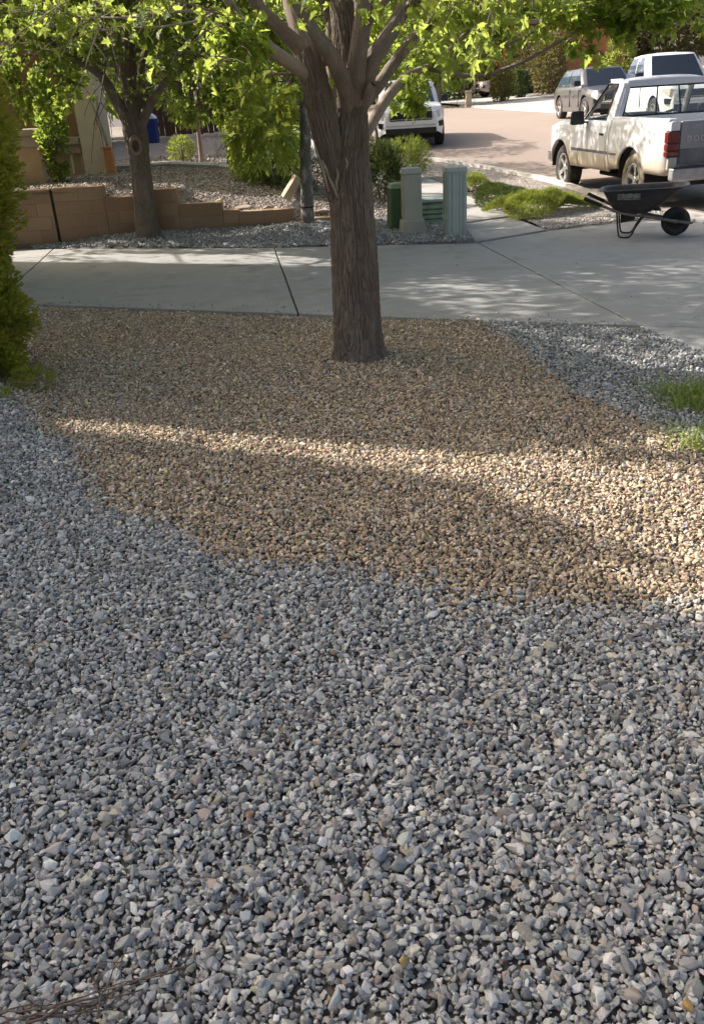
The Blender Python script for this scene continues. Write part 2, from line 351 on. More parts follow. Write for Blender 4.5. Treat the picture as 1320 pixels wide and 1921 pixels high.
SPRIG = np.array([(0, 0, 0), (.5, .14, .06), (1, 0, 0), (.5, -.14, .06), (.25, .1, 0), (.62, .46, .05), (.35, -.1, 0), (.72, -.46, .05)]); SPRIG_F = np.array([(0, 1, 2), (0, 2, 3), (0, 4, 5), (0, 6, 7)])
NEEDLE = np.array([(0, -.05, 0), (0, .05, 0), (1, 0, 0), (.15, -.04, 0), (.2, .06, .02), (.75, .32, .1), (.3, .04, 0), (.32, -.06, .02), (.85, -.30, .1)]); NEEDLE_F = np.array([(0, 1, 2), (3, 4, 5), (6, 7, 8)])
def leaves(name, P, D, size, tpl, m, parent=None, up=None, tint=None, rng=RNG, **k):
    T, F = tpl; n = len(P); size = np.broadcast_to(size, (n,))
    R = rot_frames(D, up, rng)
    V = np.einsum('nij,kj->nki', R, T)*size[:, None, None]+P[:, None, :]
    Fa = (F[None]+np.arange(n)[:, None, None]*len(T)).reshape(-1, F.shape[1])
    off = np.array(parent.location) if parent is not None else 0
    me = mesh_np(name, V.reshape(-1, 3)-off, Fa)
    t = rng.random(n) if tint is None else tint
    a = me.attributes.new('tint', 'FLOAT', 'POINT')
    if len(me.vertices) == n*len(T): a.data.foreach_set('value', np.repeat(t, len(T)).astype(np.float32))
    return link(name, me, m, parent, **k)
def rand_dir(n, rng=RNG):
    d = rng.normal(size=(n, 3)); return d/np.linalg.norm(d, axis=1)[:, None]
def blob_points(n, c, rad, rng=RNG, shell=.55, lump=1.6, cut=.42, k=0.):
    """points in the outer part of a lumpy ellipsoid, thinned by noise so gaps appear; returns points, outward dirs"""
    d = rand_dir(n*3, rng); r = (shell**3+(1-shell**3)*rng.random(n*3))**(1/3)
    rad = np.asarray(rad, float); c = np.asarray(c, float)
    f = .72+.5*vnoise(d*lump+k+7.3)
    P = c+d*rad*(r*f)[:, None]
    keep = vnoise(P*2.2/np.mean(rad)*1.0+k*3) > cut
    i = np.nonzero(keep)[0][:n]; return P[i], d[i]

SD = np.array(_sd)
def lands(P, z0): return P-SD*((P[:, 2]-z0)/SD[2])[:, None]
def pol(L): return [tuple(at_z(a, b2, z)[:2]) for a, b2, z in L]
def at_z(px, py, z): d = _f+_R*(px-660)/FPX-_U*(py-960.5)/FPX; return np.array([0, 0, CAM_H])+d*((z-CAM_H)/d[2])
BAND = [(-2.0, 5.75), (-.59, 5.27), (.61, 4.68), (1.03, 4.48), (1.46, 4.74), (2.6, 4.34), (2.6, 2.5), (1.52, 3.15), (.92, 3.80), (.57, 4.22), (-.3, 4.70), (-.75, 4.86), (-1.2, 5.10), (-1.95, 5.45)]
STREAK = pol([(140, 478, .02), (300, 476, .02), (520, 478, .02), (640, 486, .02), (700, 497, .02), (520, 503, .02), (380, 497, .02), (250, 489, .02)])
YARD = pol([(275, 343, .68), (350, 348, .6), (415, 354, .5), (480, 364, .42), (528, 366, .36), (555, 340, .32), (620, 345, .26), (705, 355, .15), (715, 425, .08), (640, 400, .18), (555, 390, .3), (480, 400, .34), (415, 385, .44), (350, 365, .54), (290, 352, .62)])
def unshade(P, D, rng, polys=((BAND, 0.), (STREAK, .02), (YARD, .42)), keep=.06):
    k = np.ones(len(P), bool)
    for q, z0 in polys:
        s = lands(P, z0); k &= ~(in_poly(s[:, 0], s[:, 1], q) & (rng.random(len(P)) > keep))
    return P[k], D[k]

# ---- gravel: instances of a few cracked stones, one object per bed
STONES = bpy.data.collections.new('stone_shapes')
def make_stone(i):
    r = np.random.default_rng(100+i); bm = bmesh.new()
    s = np.array([1., r.uniform(.62, .95), r.uniform(.5, .8)])
    for p in rand_dir(12, r)*s*(.78+.4*r.random((12, 1))): bm.verts.new(p*.5)
    h = bmesh.ops.convex_hull(bm, input=bm.verts); bmesh.ops.delete(bm, geom=list({e for e in h['geom_interior'] if isinstance(e, bmesh.types.BMVert)}), context='VERTS')
    bmesh.ops.dissolve_limit(bm, angle_limit=math.radians(14), verts=bm.verts, edges=bm.edges)
    bmesh.ops.bevel(bm, geom=bm.edges[:], offset=.04, segments=2, affect='EDGES', profile=.6)
    bmesh.ops.triangulate(bm, faces=bm.faces)
    me = bpy.data.meshes.new('stone_shape'); bm.to_mesh(me); bm.free(); me.polygons.foreach_set('use_smooth', np.ones(len(me.polygons), bool)); me.materials.append(M['stone'])
    STONES.objects.link(bpy.data.objects.new('stone_shape_%02d' % i, me))
for i in range(12): make_stone(i)
def stone_nodes():
    g = bpy.data.node_groups.new('stones', 'GeometryNodeTree')
    g.interface.new_socket('Geometry', in_out='INPUT', socket_type='NodeSocketGeometry'); g.interface.new_socket('Geometry', in_out='OUTPUT', socket_type='NodeSocketGeometry')
    n, l = g.nodes, g.links; i = n.new('NodeGroupInput'); o = n.new('NodeGroupOutput')
    ci = n.new('GeometryNodeCollectionInfo'); ci.inputs[0].default_value = STONES; ci.inputs['Separate Children'].default_value = True; ci.inputs['Reset Children'].default_value = True
    ip = n.new('GeometryNodeInstanceOnPoints'); ip.inputs['Pick Instance'].default_value = True
    def attr(name, t):
        a = n.new('GeometryNodeInputNamedAttribute'); a.data_type = t; a.inputs[0].default_value = name; return a.outputs[0]
    l.new(i.outputs[0], ip.inputs['Points']); l.new(ci.outputs[0], ip.inputs['Instance'])
    l.new(attr('pick', 'INT'), ip.inputs['Instance Index']); l.new(attr('scl', 'FLOAT_VECTOR'), ip.inputs['Scale'])
    e = n.new('FunctionNodeEulerToRotation'); l.new(attr('rot', 'FLOAT_VECTOR'), e.inputs[0]); l.new(e.outputs[0], ip.inputs['Rotation'])
    l.new(ip.outputs[0], o.inputs[0]); return g
STONE_TREE = stone_nodes()
def gravel(name, P, size, col, flat=.75, parent=None, rng=RNG, **k):
    n = len(P); me = bpy.data.meshes.new(name); me.vertices.add(n); me.vertices.foreach_set('co', P.astype(np.float32).ravel())
    rot = np.stack([rng.normal(0, .55, n), rng.normal(0, .55, n), rng.uniform(0, 6.28, n)], 1)
    scl = size[:, None]*np.stack([rng.uniform(.85, 1.25, n), rng.uniform(.8, 1.1, n), rng.uniform(.75, 1.05, n)], 1)
    a = me.attributes.new('rot', 'FLOAT_VECTOR', 'POINT'); a.data.foreach_set('vector', rot.astype(np.float32).ravel())
    a = me.attributes.new('scl', 'FLOAT_VECTOR', 'POINT'); a.data.foreach_set('vector', scl.astype(np.float32).ravel())
    a = me.attributes.new('pick', 'INT', 'POINT'); a.data.foreach_set('value', rng.integers(0, 12, n).astype(np.int32))
    a = me.attributes.new('col', 'FLOAT_COLOR', 'POINT'); a.data.foreach_set('color', np.concatenate([col, np.ones((n, 1))], 1).astype(np.float32).ravel())
    o = link(name, me, M['stone'], parent, **k); q = o.modifiers.new('stones', 'NODES'); q.node_group = STONE_TREE; return o
def jgrid(x0, x1, y0, y1, sp, rng=RNG):
    nx, ny = int((x1-x0)/sp)+1, int((y1-y0)/(sp*.87))+1
    X, Y = np.meshgrid(np.arange(nx), np.arange(ny)); x = x0+(X+.5*(Y % 2))*sp; y = y0+Y*sp*.87
    x = x.ravel()+rng.normal(0, sp*.3, x.size); y = y.ravel()+rng.normal(0, sp*.3, y.size); return x, y
def in_poly(x, y, poly):
    r = np.zeros(len(x), bool); n = len(poly); j = n-1
    for i in range(n):
        xi, yi = poly[i]; xj, yj = poly[j]
        c = ((yi > y) != (yj > y)) & (x < (xj-xi)*(y-yi)/(yj-yi+1e-12)+xi); r ^= c; j = i
    return r
def seen(x, y, ml=1.2): return np.abs(x) < .46*y+ml
def palette(n, cols, w, jit=.12, rng=RNG, warm=(1., 1., 1.)):
    c = (np.array(cols)*np.array(warm))[rng.choice(len(cols), n, p=np.array(w)/sum(w))]
    return np.clip(c*np.exp(rng.normal(0, jit, (n, 1)))*np.exp(rng.normal(0, .02, (n, 3))), 0, 1)
GREYS = ([(.40, .395, .385), (.315, .315, .312), (.50, .495, .48), (.20, .20, .20), (.42, .40, .36), (.35, .30, .265), (.63, .615, .58), (.46, .41, .32)], [26, 22, 20, 11, 9, 5, 6, 1.5])
GREYS = ([tuple(np.array(c)*np.array((1.04, 1.035, .995))) for c in GREYS[0]], GREYS[1])
TANS = ([(.50, .37, .235), (.56, .43, .29), (.41, .30, .18), (.60, .48, .36), (.52, .335, .25), (.39, .31, .22), (.66, .49, .42), (.20, .145, .10)], [24, 22, 16, 13, 12, 8, 9, 5])
TANS = ([tuple(.84*np.array(c)*np.array((1.0, 1.0, .90))+.16*np.mean(c)*np.array((1.0, .98, .90))) for c in TANS[0]]+[(.38, .37, .35), (.50, .48, .45)], TANS[1]+[4, 3])
BROWN = ([(.33, .27, .225), (.40, .34, .285), (.26, .215, .18), (.46, .41, .36), (.2, .17, .15), (.37, .28, .225)], [22, 22, 18, 12, 12, 10])
#@@LAND
# ------------------------------------------------------------------ the land
def sheet(name, xs, ys, zf, m, **k):
    X, Y = np.meshgrid(xs, ys); Z = zf(X.ravel(), Y.ravel()); nx, ny = len(xs), len(ys)
    V = np.stack([X.ravel(), Y.ravel(), Z], 1); i = (np.arange(ny-1)[:, None]*nx+np.arange(nx-1)[None]).ravel()
    return link(name, mesh_np(name, V, np.stack([i, i+1, i+nx+1, i+nx], 1), True), m, **k)
gx = np.unique(np.concatenate([np.linspace(-400, -20, 14), np.linspace(-20, 20, 81), np.linspace(20, 400, 14)]))
gy_ = np.unique(np.concatenate([np.linspace(-200, -4, 10), np.linspace(-4, 40, 111), np.linspace(40, 600, 24)]))
def ground_z(x, y):
    return gz(y)-.03+.02*(noise2(x, y, .8)-.5)*(np.abs(x) < 20)
sheet('ground', gx, gy_, ground_z, M['dirt'], kind='structure', label='bare brown earth showing between the gravel stones')
def far_z(x, y): return gz(y)+.03*np.clip(x-np.interp(y, FKY, FKX), 0, 40)+.004
TAN = [(-3.2, 6.6), (-2.45, 6.3), (-2.0, 5.35), (-1.32, 4.17), (-.68, 3.61), (-.04, 3.24), (.5, 2.98), (1.0, 2.93), (1.42, 2.94), (3.2, 2.9), (3.2, 4.0), (2.2, 4.45), (1.89, 4.88), (1.66, 5.6), (1.42, 6.6), (1.39, 7.08), (1.38, 7.72), (-.41, 8.46), (-3.45, 9.73), (-4.5, 10.15), (-4.5, 6.9)]
DRV = [(-7.6, 11.49), (-3.45, 9.75), (-.41, 8.48), (1.41, 7.72), (2.58, 7.25), (2.66, 6.85), (2.76, 6.31), (2.8, 4.0), (9, 4.0), (6.4, 9.3), (5.35, 12.5), (4.6, 13.25), (3.05, 12.75), (1.85, 12.04), (-.9, 12.72), (-4.8, 14.08), (-7.6, 14.9)]
def moundz(x, y):      # the front bed heaves a little; the strip under the trees is banked up
    z = .05*(noise2(x, y, .7, 2.)-.5)+.02*(noise2(x, y, 2.1, 4.)-.5)
    z = z+.03*np.exp(-((x-.14)**2+(y-6.75)**2)/.35)+.10*np.clip((-1.9-x)/1.2, 0, 1)*np.clip((7-y)/2, 0, 1)
    return z
def bed_noise(x, y): return (noise2(x, y, 2.1, 9.)-.5)*.26+RNG.normal(0, .065, len(x))
# grey gravel in front, tan gravel round the tree, finer grey gravel by the drive
x, y = jgrid(-4.2, 4.2, .55, 8.2, .0172); bx, by = x+bed_noise(x, y), y+bed_noise(y, x)
tan_in = in_poly(bx, by, TAN); drv = in_poly(x, y, DRV); vis = seen(x, y, 1.0) & ~drv & (y < 12.7-.418*x-3.5)
right = (x > 1.3) & (y > 4.4); g = vis & ~tan_in & ~right & (y < 7.2)
def layer(x, y, s0, sg, smin, smax, colset, name, up=.0, second=.55, jit=.14, **k):
    n = len(x); s = np.clip(np.exp(RNG.normal(math.log(s0), sg, n)), smin, smax)
    s = s*np.interp(y, [1.6, 3.6], [1., .84]) if name == 'grey_gravel' else s
    z = moundz(x, y)+s*.12; i2 = RNG.random(n) < second
    P = np.stack([x, y, z], 1); P2 = np.stack([x+RNG.normal(0, s0*.4, n), y+RNG.normal(0, s0*.4, n), z+s*.42], 1)[i2]
    s2 = np.clip(np.exp(RNG.normal(math.log(s0*1.08), sg, n)), smin, smax)[i2]
    P = np.vstack([P, P2]); s = np.concatenate([s, s2])
    return gravel(name, P, s, palette(len(P), *colset, jit), **k)
sc = np.interp(y[g], [1, 7], [1, .95])
layer(x[g], y[g], .0218, .36, .009, .060, GREYS, 'grey_gravel', kind='stuff', second=.62, jit=.17, label='loose blue-grey crushed gravel spread across the whole foreground')
x, y = jgrid(-5.2, 3.6, 2.7, 10.6, .0180); bx, by = x+bed_noise(x, y), y+bed_noise(y, x)
g = in_poly(bx, by, TAN) & seen(x, y, .9) & ~in_poly(x, y, DRV)
layer(x[g], y[g], .0200, .33, .009, .045, TANS, 'tan_gravel', kind='stuff', second=.45, jit=.22, label='tan and rose gravel bed spread round the large tree')
x, y = jgrid(1.1, 4.2, 4.2, 8.0, .022); bx, by = x+bed_noise(x, y), y+bed_noise(y, x)
g = ~in_poly(bx, by, TAN) & ~in_poly(x, y, DRV) & (y < 8.28-.418*x) & (y > 4.4) & (x > 1.3) & (x < 2.8)
layer(x[g], y[g], .024, .26, .012, .045, GREYS, 'fine_grey_gravel', kind='stuff', second=.4, label='wedge of fine grey gravel between the tan bed and the driveway')
# the bed soil under it
sheet('bed_soil', np.linspace(-6, 2.9, 90), np.linspace(.3, 11.2, 110), lambda x, y: np.where((y < 8.27-.418*x) & ~((x > 2.55) & (y > 4.2)), moundz(x, y)-.008, -.06), M['dirt'], kind='structure', label='dark soil bed beneath the front yard gravel')

# stones kicked out onto the drive
n_ = 170; x = RNG.uniform(-3.6, 2.5, n_); y = 8.33-.418*x+RNG.exponential(.10, n_); k = (y < 8.33-.418*x+.8)
gravel('spilled_gravel', np.stack([x[k], y[k], np.full(k.sum(), .026)], 1), np.exp(RNG.normal(math.log(.018), .3, k.sum())), palette(k.sum(), *TANS), kind='stuff', label='stray stones kicked out onto the driveway edge')
# ---- driveway of separately poured slabs
drive = empty('driveway', kind='structure', label='grey concrete driveway poured in slabs, dappled with tree shade')
def slab(poly, z0, z1, m, parent, name='slab', inset=.009, zf=None):
    c = np.mean(poly, 0); P = []
    n = len(poly); q = np.array(poly, float)
    area = .5*sum(q[i][0]*q[(i+1) % n][1]-q[(i+1) % n][0]*q[i][1] for i in range(n)); sg = 1 if area > 0 else -1
    for i in range(n):
        a, b, d = q[i-1], q[i], q[(i+1) % n]
        e1 = (b-a)/np.linalg.norm(b-a); e2 = (d-b)/np.linalg.norm(d-b); n1 = np.array([-e1[1], e1[0]])*sg; n2 = np.array([-e2[1], e2[0]])*sg
        h = n1+n2; h /= max(.25, (h@h)/2); P.append(b+h*inset)
    mb = MB(); mb.prism([tuple(p) for p in P], z0, z1, 'z')
    if zf is not None:
        V = mb.V[0]; V[:, 2] += zf(V[:, 0], V[:, 1])
    return mb.build(name, m, parent, bevel=.008)
j0a, j0b = (-4.42, 13.95), (-3.95, 9.96)
j1a, j1b = (-.88, 12.71), (-.41, 8.48)
j2a, j2b = (1.95, 12.06), (2.56, 7.26)
slab([(-7.85, 11.6), j0b, j0a, (-6.3, 14.5), (-6.25, 13.5)], -.1, .02, M['concrete'], drive)
slab([j0b, j1b, j1a, j0a], -.1, .02, M['concrete'], drive)
slab([j1b, (1.41, 7.72), j2b, j2a, j1a], -.1, .02, M['concrete'], drive)
slab([j2b, (4.1, 6.62), (7.45, 5.6), (6.4, 9.3), (5.35, 12.45), (4.6, 13.2), (3.05, 12.72), j2a], -.1, .02, M['concrete'], drive)
slab([j2b, (2.66, 6.85), (2.76, 6.31), (2.8, 4.0), (7.9, 4.0), (7.45, 5.6), (4.1, 6.62)], -.1, .02, M['concrete'], drive)
# ---- street, kerb, pavement
KERB = np.array([(9.0, 4.0), (7.6, 6.8), (6.4, 9.6), (5.4, 12.6), (4.95, 15.2), (4.72, 17.6), (4.3, 19.4), (3.5, 21.3), (2.5, 22.9), (1.3, 24.1), (.4, 26), (0, 29), (-.5, 35), (-1.5, 60)])
def kerb_x(y): return np.interp(y, KERB[:, 1], KERB[:, 0])
FKY, FKX = [3, 30.6, 31.6, 33.0, 34.2, 36.4, 42, 50, 60], [60, 60, 22, 13, 10.4, 9.0, 8.1, 7.0, 6.0]
ys = np.unique(np.concatenate([np.linspace(3, 36, 120), np.linspace(36, 58, 20)])); P = []
for yy in ys:
    a, b = kerb_x(yy), np.interp(yy, FKY, FKX); P.append([(a+(b-a)*t, yy, gz(yy)+.004+.03*np.sin(np.pi*min(1, t*2))*(t < .5)+.03*(t >= .5)) for t in np.linspace(0, 1, 24)])
mb = MB(); mb.grid(P); mb.build('street', M['road'], kind='structure', smooth=True, label='dusty tan asphalt street running away past the parked cars')
kerb = empty('kerb', kind='structure', label='pale concrete kerb and gutter along the near side of the street')
kc = catmull(KERB[3:12], 60)
for a in range(0, 57, 5):
    P = kc[a:a+6]; T = np.gradient(P, axis=0); N = np.stack([T[:, 1], -T[:, 0]], 1); N /= np.linalg.norm(N, axis=1)[:, None]
    prof = [(-.18, -.05), (-.18, .115), (-.03, .115), (.03, .06), (.05, .012), (.42, .012), (.42, -.05)]
    low = .25 if a < 5 else 1.
    G = [[(p[0]+n[0]*o, p[1]+n[1]*o, gz(p[1])+(h if h < .02 else h*low)) for o, h in prof] for p, n in zip(P, N)]
    mb = MB(); mb.grid(G); mb.build('kerb_stone', M['kerb'], kerb, bevel=.004)
walk = empty('pavement', kind='structure', label='narrow concrete pavement leading from the driveway up behind the junipers')
WL = catmull([(1.9, 12.13), (1.62, 15.5), (1.3, 18.6), (.6, 21.2), (-.6, 23.2), (-1.2, 26), (-1.6, 31)], 60); WR = catmull([(3.05, 12.8), (2.75, 15.5), (2.45, 18.6), (1.75, 21.5), (.3, 23.6), (-.2, 26), (-.6, 31)], 60)
for a in range(0, 56, 5):
    b = min(a+5, 59); q = [tuple(p) for p in WL[[a, (a+b)//2, b]]]+[tuple(p) for p in WR[[b, (a+b)//2, a]]]
    slab(q, -.06, .05 if a else .028, M['concrete'], walk, zf=lambda x, y: gz(y))
# planted strip between pavement and kerb
def strip_z(x, y): return gz(y)+.06+.03*(noise2(x, y, 2., 3.)-.5)
xs, ys = jgrid(2.2, 5.2, 12.4, 22, .033); wr = np.interp(ys, WR[:, 1], WR[:, 0]); kx = kerb_x(ys)-.2
g = (xs > wr+.03) & (xs < kx) & ~in_poly(xs, ys, DRV)
XX = np.linspace(0, 1, 14); P = [[(np.interp(yy, WR[:, 1], WR[:, 0])*(1-t)+(kerb_x(yy)-.17)*t, yy, gz(yy)+.012+.04*min(1, max(0, (yy-12.8-.3*2*t)/.5))) for t in XX] for yy in np.linspace(12.3, 23, 64)]
mb = MB(); mb.grid(P); mb.build('verge_soil', M['yard'], kind='structure', smooth=True, label='sandy soil strip between the pavement and the kerb')
gravel('verge_gravel', np.stack([xs[g], ys[g], gz(ys[g])+.045], 1), np.exp(RNG.normal(math.log(.032), .3, g.sum())), palette(g.sum(), [(.5, .45, .39), (.42, .37, .32), (.56, .51, .46), (.3, .27, .24)], [4, 3, 2, 1]), kind='stuff', label='pale gravel scattered round the low junipers by the kerb')
# gravel strip under the street trees
STRIP = [(-4.9, 14.38), (-4.75, 14.1), (-.9, 12.76), (1.82, 12.08), (1.88, 12.4), (1.72, 14.3), (.75, 14.05), (-.6, 14.25), (-2.4, 14.38)]
def strip2_z(x, y):
    d = (y-(12.42-.355*(x+.0)*1.0))            # distance back from the drive edge
    return .02+.09*np.clip(d/1.2, 0, 1)+.07*np.exp(-((x+3.1)**2/.8+(y-14.1)**2/.3))+.06*np.exp(-((x+.42)**2/.6+(y-13.9)**2/.3))+.03*(noise2(x, y, 2.5, 6.)-.5)
xs, ys = jgrid(-5.2, 2.2, 11.9, 14.7, .03); g = in_poly(xs+bed_noise(xs, ys)*.2, ys+bed_noise(ys, xs)*.25, STRIP) & ~in_poly(xs, ys, DRV)
s = np.exp(RNG.normal(math.log(.036), .32, g.sum()))
gravel('tree_strip_gravel', np.stack([xs[g], ys[g], strip2_z(xs[g], ys[g])+s*.2], 1), s, palette(g.sum(), [(.40, .385, .37), (.33, .32, .31), (.47, .455, .435), (.24, .235, .23), (.40, .35, .3)], [4, 3, 2, 1, 1]), kind='stuff', label='light grey gravel strip between the block wall and the driveway')
sheet('strip_soil', np.linspace(-5.0, 1.9, 60), np.linspace(12.0, 14.6, 30), lambda x, y: np.where(in_poly(x, y, DRV), -.05, strip2_z(x, y)), M['dirt_grey'], kind='structure', label='grey soil of the strip under the street trees')

# ---- neighbour's raised yard
xs = np.unique(np.concatenate([np.linspace(-30, -6, 13), np.linspace(-6, 2.6, 90)]))
def yz(x, y):
    e = np.interp(y, WL[:, 1], WL[:, 0]); z = yard_z(x, y); edge = np.clip((e-x)/.7, 0, 1); return gz(y)+.02+(z-gz(y)-.02)*edge-.25*(x > e)
sheet('neighbour_yard', xs, np.unique(np.concatenate([np.linspace(14.34, 20, 52), np.linspace(20, 48, 40)])), yz, M['yard'], kind='structure', label='gravelly raised front yard of the house across the driveway')
X, Y = jgrid(-7, 1.6, 14.55, 22, .05); g = X < np.interp(Y, WL[:, 1], WL[:, 0])-.08; X, Y = X[g], Y[g]
k = RNG.random(len(X)) < np.interp(Y, [14.5, 18, 22], [1, .8, .55]); X, Y = X[k], Y[k]
s = np.exp(RNG.normal(math.log(.042), .3, len(X)))
gravel('yard_gravel', np.stack([X, Y, yz(X, Y)+s*.15], 1), s, palette(len(X), *BROWN), kind='stuff', label='brown and grey gravel covering the raised yard behind the block wall')
path = empty('yard_path', kind='structure', label='pale concrete path with a raised edge across the raised yard')
pc = [(at(215, 318, 18.6)[0], 18.7), (-3.2, 18.6), (-2.2, 18.2), (-1.2, 17.7), (-.4, 17.4)]
for a in range(4):
    (x0, y0), (x1, y1) = pc[a], pc[a+1]; slab([(x0, y0-.38), (x1, y1-.38), (x1, y1+.38), (x0, y0+.38)], -.1, .07, M['concrete'], path, zf=yz)

# ---- retaining wall of stepped concrete blocks
wall = empty('retaining_wall', (-2.2, 14.45, 0), label='stepped tan concrete block retaining wall behind the two tree trunks', cat='wall')
BL, BH = .405, .2
bm0 = {}
def block_mesh(w, h, d=.2):
    key = (round(w, 3), round(h, 3), d)
    if key not in bm0:
        bm = bmesh.new(); bmesh.ops.create_cube(bm, size=1.); bmesh.ops.scale(bm, vec=(w-.006, d, h-.005), verts=bm.verts)
        bmesh.ops.bevel(bm, geom=bm.edges[:], offset=.003, segments=1, affect='EDGES'); me = bpy.data.meshes.new('block'); bm.to_mesh(me); bm.free(); bm0[key] = me
    return bm0[key]
def wall_y(x): return 14.46-.035*(x+4.5)
TOPS = [(-6.1, -4.43, .86), (-4.39, -3.59, .87), (-3.59, -2.93, .69), (-2.93, -2.44, .77), (-2.44, -1.75, .53), (-1.75, -1.5, .40), (-1.5, -.62, .37), (-.62, .62, .21)]
for xa, xb, top in TOPS:
    h = top; r = 0
    while h > -.06:
        bh = BH if r else BH
        xx = xa - (BL/2 if r % 2 else 0)
        while xx < xb-.02:
            a, b = max(xx, xa), min(xx+BL, xb); xx += BL
            if b-a < .05: continue
            me = block_mesh(b-a, bh); o = bpy.data.objects.new('block', me); COL.objects.link(o); o.parent = wall
            o.location = ((a+b)/2+2.2, wall_y((a+b)/2)-14.45+RNG.normal(0, .002), h-bh/2); o.rotation_euler = (0, 0, -.035)
            if not me.materials: me.materials.append(None)
            o.material_slots[0].link = 'OBJECT'; o.material_slots[0].material = M['block_light'] if RNG.random() < .35 else M['block']
        h -= bh; r += 1
mb = MB()
for xa, xb, top in TOPS: y0 = wall_y((xa+xb)/2)-14.45; mb.add([(x+2.2, wall_y(x)-14.45+d, z) for x, d, z in ((xa+.006, -.0945, -.1), (xb-.006, -.0945, -.1), (xb-.006, .09, -.1), (xa+.006, .09, -.1), (xa+.006, -.0945, top-.006), (xb-.006, -.0945, top-.006), (xb-.006, .09, top-.006), (xa+.006, .09, top-.006))], [(0, 3, 2, 1), (4, 5, 6, 7), (0, 1, 5, 4), (1, 2, 6, 5), (2, 3, 7, 6), (3, 0, 4, 7)])
mb.build('mortar_core', M['block'], wall)
mb = MB(); mb.box((-4.427+2.2, -.085, -.05), (-4.393+2.2, .06, .84)); mb.build('expansion_joint', M['joint'], wall, label='black vertical gap filler in the wall')

# ---- utility boxes
def at_ground(px, py, Y): p = at(px, py, Y); return p
t = empty('utility_pedestal', (1.13, 13.0, .1), .12, label='slim tan utility pedestal with a flared foot', cat='utility box', group='utility boxes beside the driveway')
mb = MB(); mb.box((-.135, -.12, -.2), (.135, .12, .84), .008); mb.build('housing', M['tan_box'], t, bevel=.012)
mb = MB(); mb.box((-.148, -.135, .78), (.148, .135, .86), .02); mb.build('cap', M['tan_box'], t, bevel=.015)
mb = MB(); mb.prism([(-.20, -.2), (.20, -.2), (.155, .16), (-.155, .16)], -.15, .13); mb.build('skirt', M['tan_box'], t, bevel=.01)
mb = MB(); mb.box((.03, -.145, -.02), (.11, -.128, .10)); mb.build('latch_plate', M['tan_box'], t, bevel=.004)
t = empty('utility_pedestal', (1.70, 12.55, .07), .05, label='tall grey-green ribbed pedestal box right of the tan one', cat='utility box', group='utility boxes beside the driveway')
mb = MB(); mb.box((-.14, -.13, -.2), (.14, .13, .86)); mb.build('housing', M['green_box'], t, bevel=.012)
mb = MB(); mb.box((-.152, -.142, .84), (.152, .142, .90), .012); mb.build('cap', M['green_box'], t, bevel=.012)
for q in (-.105, -.05, .05, .105):
    mb = MB(); mb.box((q-.012, -.146, -.2), (q+.012, -.13, .83)); mb.build('rib', M['green_box'], t, bevel=.004)
mb = MB(); mb.box((-.156, -.1, -.2), (-.141, -.07, .83)); mb.box((-.156, .07, -.2), (-.141, .1, .83)); mb.build('side_rib', M['green_box'], t, bevel=.004)
t = empty('utility_pedestal', (.97, 13.35, .1), .2, label='dark green box half hidden behind the tan pedestal', cat='utility box', group='utility boxes beside the driveway')
mb = MB(); mb.box((-.17, -.15, -.2), (.17, .15, .56), .03); mb.build('housing', M['green_dark'], t, bevel=.02)
mb = MB(); mb.box((-.155, -.135, .56), (.155, .135, .64), .04); mb.build('cap', M['green_mid'], t, bevel=.025)
t = empty('ground_vault', (1.56, 13.75, .08), .05, label='low pale green box with horizontal louvres between the pedestals', cat='utility box', group='utility boxes beside the driveway')
mb = MB(); mb.box((-.34, -.25, -.2), (.34, .25, .34), .02); mb.build('housing', M['green_mid'], t, bevel=.02)
mb = MB(); mb.prism([(-.37, .34), (.37, .34), (.33, .40), (.1, .385), (-.1, .385), (-.33, .40)], -.28, .28); mb.build('lid', M['green_box'], t, bevel=.015)
for k in range(5):
    mb = MB(); mb.prism([(-.275, k*.07-.03), (-.245, k*.07-.03), (-.245, k*.07+.022), (-.262, k*.07+.022)], -.30, .30, 'x'); mb.build('louvre', M['green_mid'], t, bevel=.004)

# ---- neighbour's house (porch end)
hz = .84
H = empty('neighbour_house', (-6.3, 18, hz), label='tan stucco house with a porch pillar and banded half wall', cat='house')
def hb(a, b, name, m, bevel=.015, taper=0.):
    mb = MB(); o = np.array([-6.3, 18, hz]); mb.box(tuple(np.array(a)-o), tuple(np.array(b)-o), taper); return mb.build(name, m, H, bevel=bevel)
def X(px, Y, py=250): return at(px, py, Y)[0]
def Zp(px, py, Y): return at(px, py, Y)[2]
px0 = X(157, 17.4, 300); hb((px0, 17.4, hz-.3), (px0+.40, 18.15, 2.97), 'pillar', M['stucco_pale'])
hb((px0+.402, 17.43, hz-.3), (px0+.412, 18.12, 2.96), 'pillar_side', M['stucco_grey'], .002)  # darker stucco sheet paints shade onto the right face of the pillar
hb((-13, 18.9, hz-.3), (px0+.1, 19.2, 3.05), 'porch_wall', M['stucco'])
zl = Zp(130, 274, 17.6)
hb((-6.35, 17.55, hz-.3), (px0-.001, 17.75, zl-.02), 'half_wall', M['stucco'])
hb((-6.4, 17.47, zl-.13), (px0-.03, 17.83, zl+.02), 'wall_band', M['stucco_grey']); hb((-6.4, 17.42, zl+.021), (px0-.03, 17.88, zl+.15), 'wall_cap', M['stucco_grey'], .02)
hb((X(133, 17.5, 300), 17.50, hz-.3), (X(133, 17.5, 300)+.045, 17.549, zl-.135), 'trim_post', M['stucco_pale'], .004)
hb((X(152, 17.5, 300), 17.51, hz-.3), (X(152, 17.5, 300)+.10, 17.549, zl-.135), 'trim_post', M['stucco_grey'], .004)
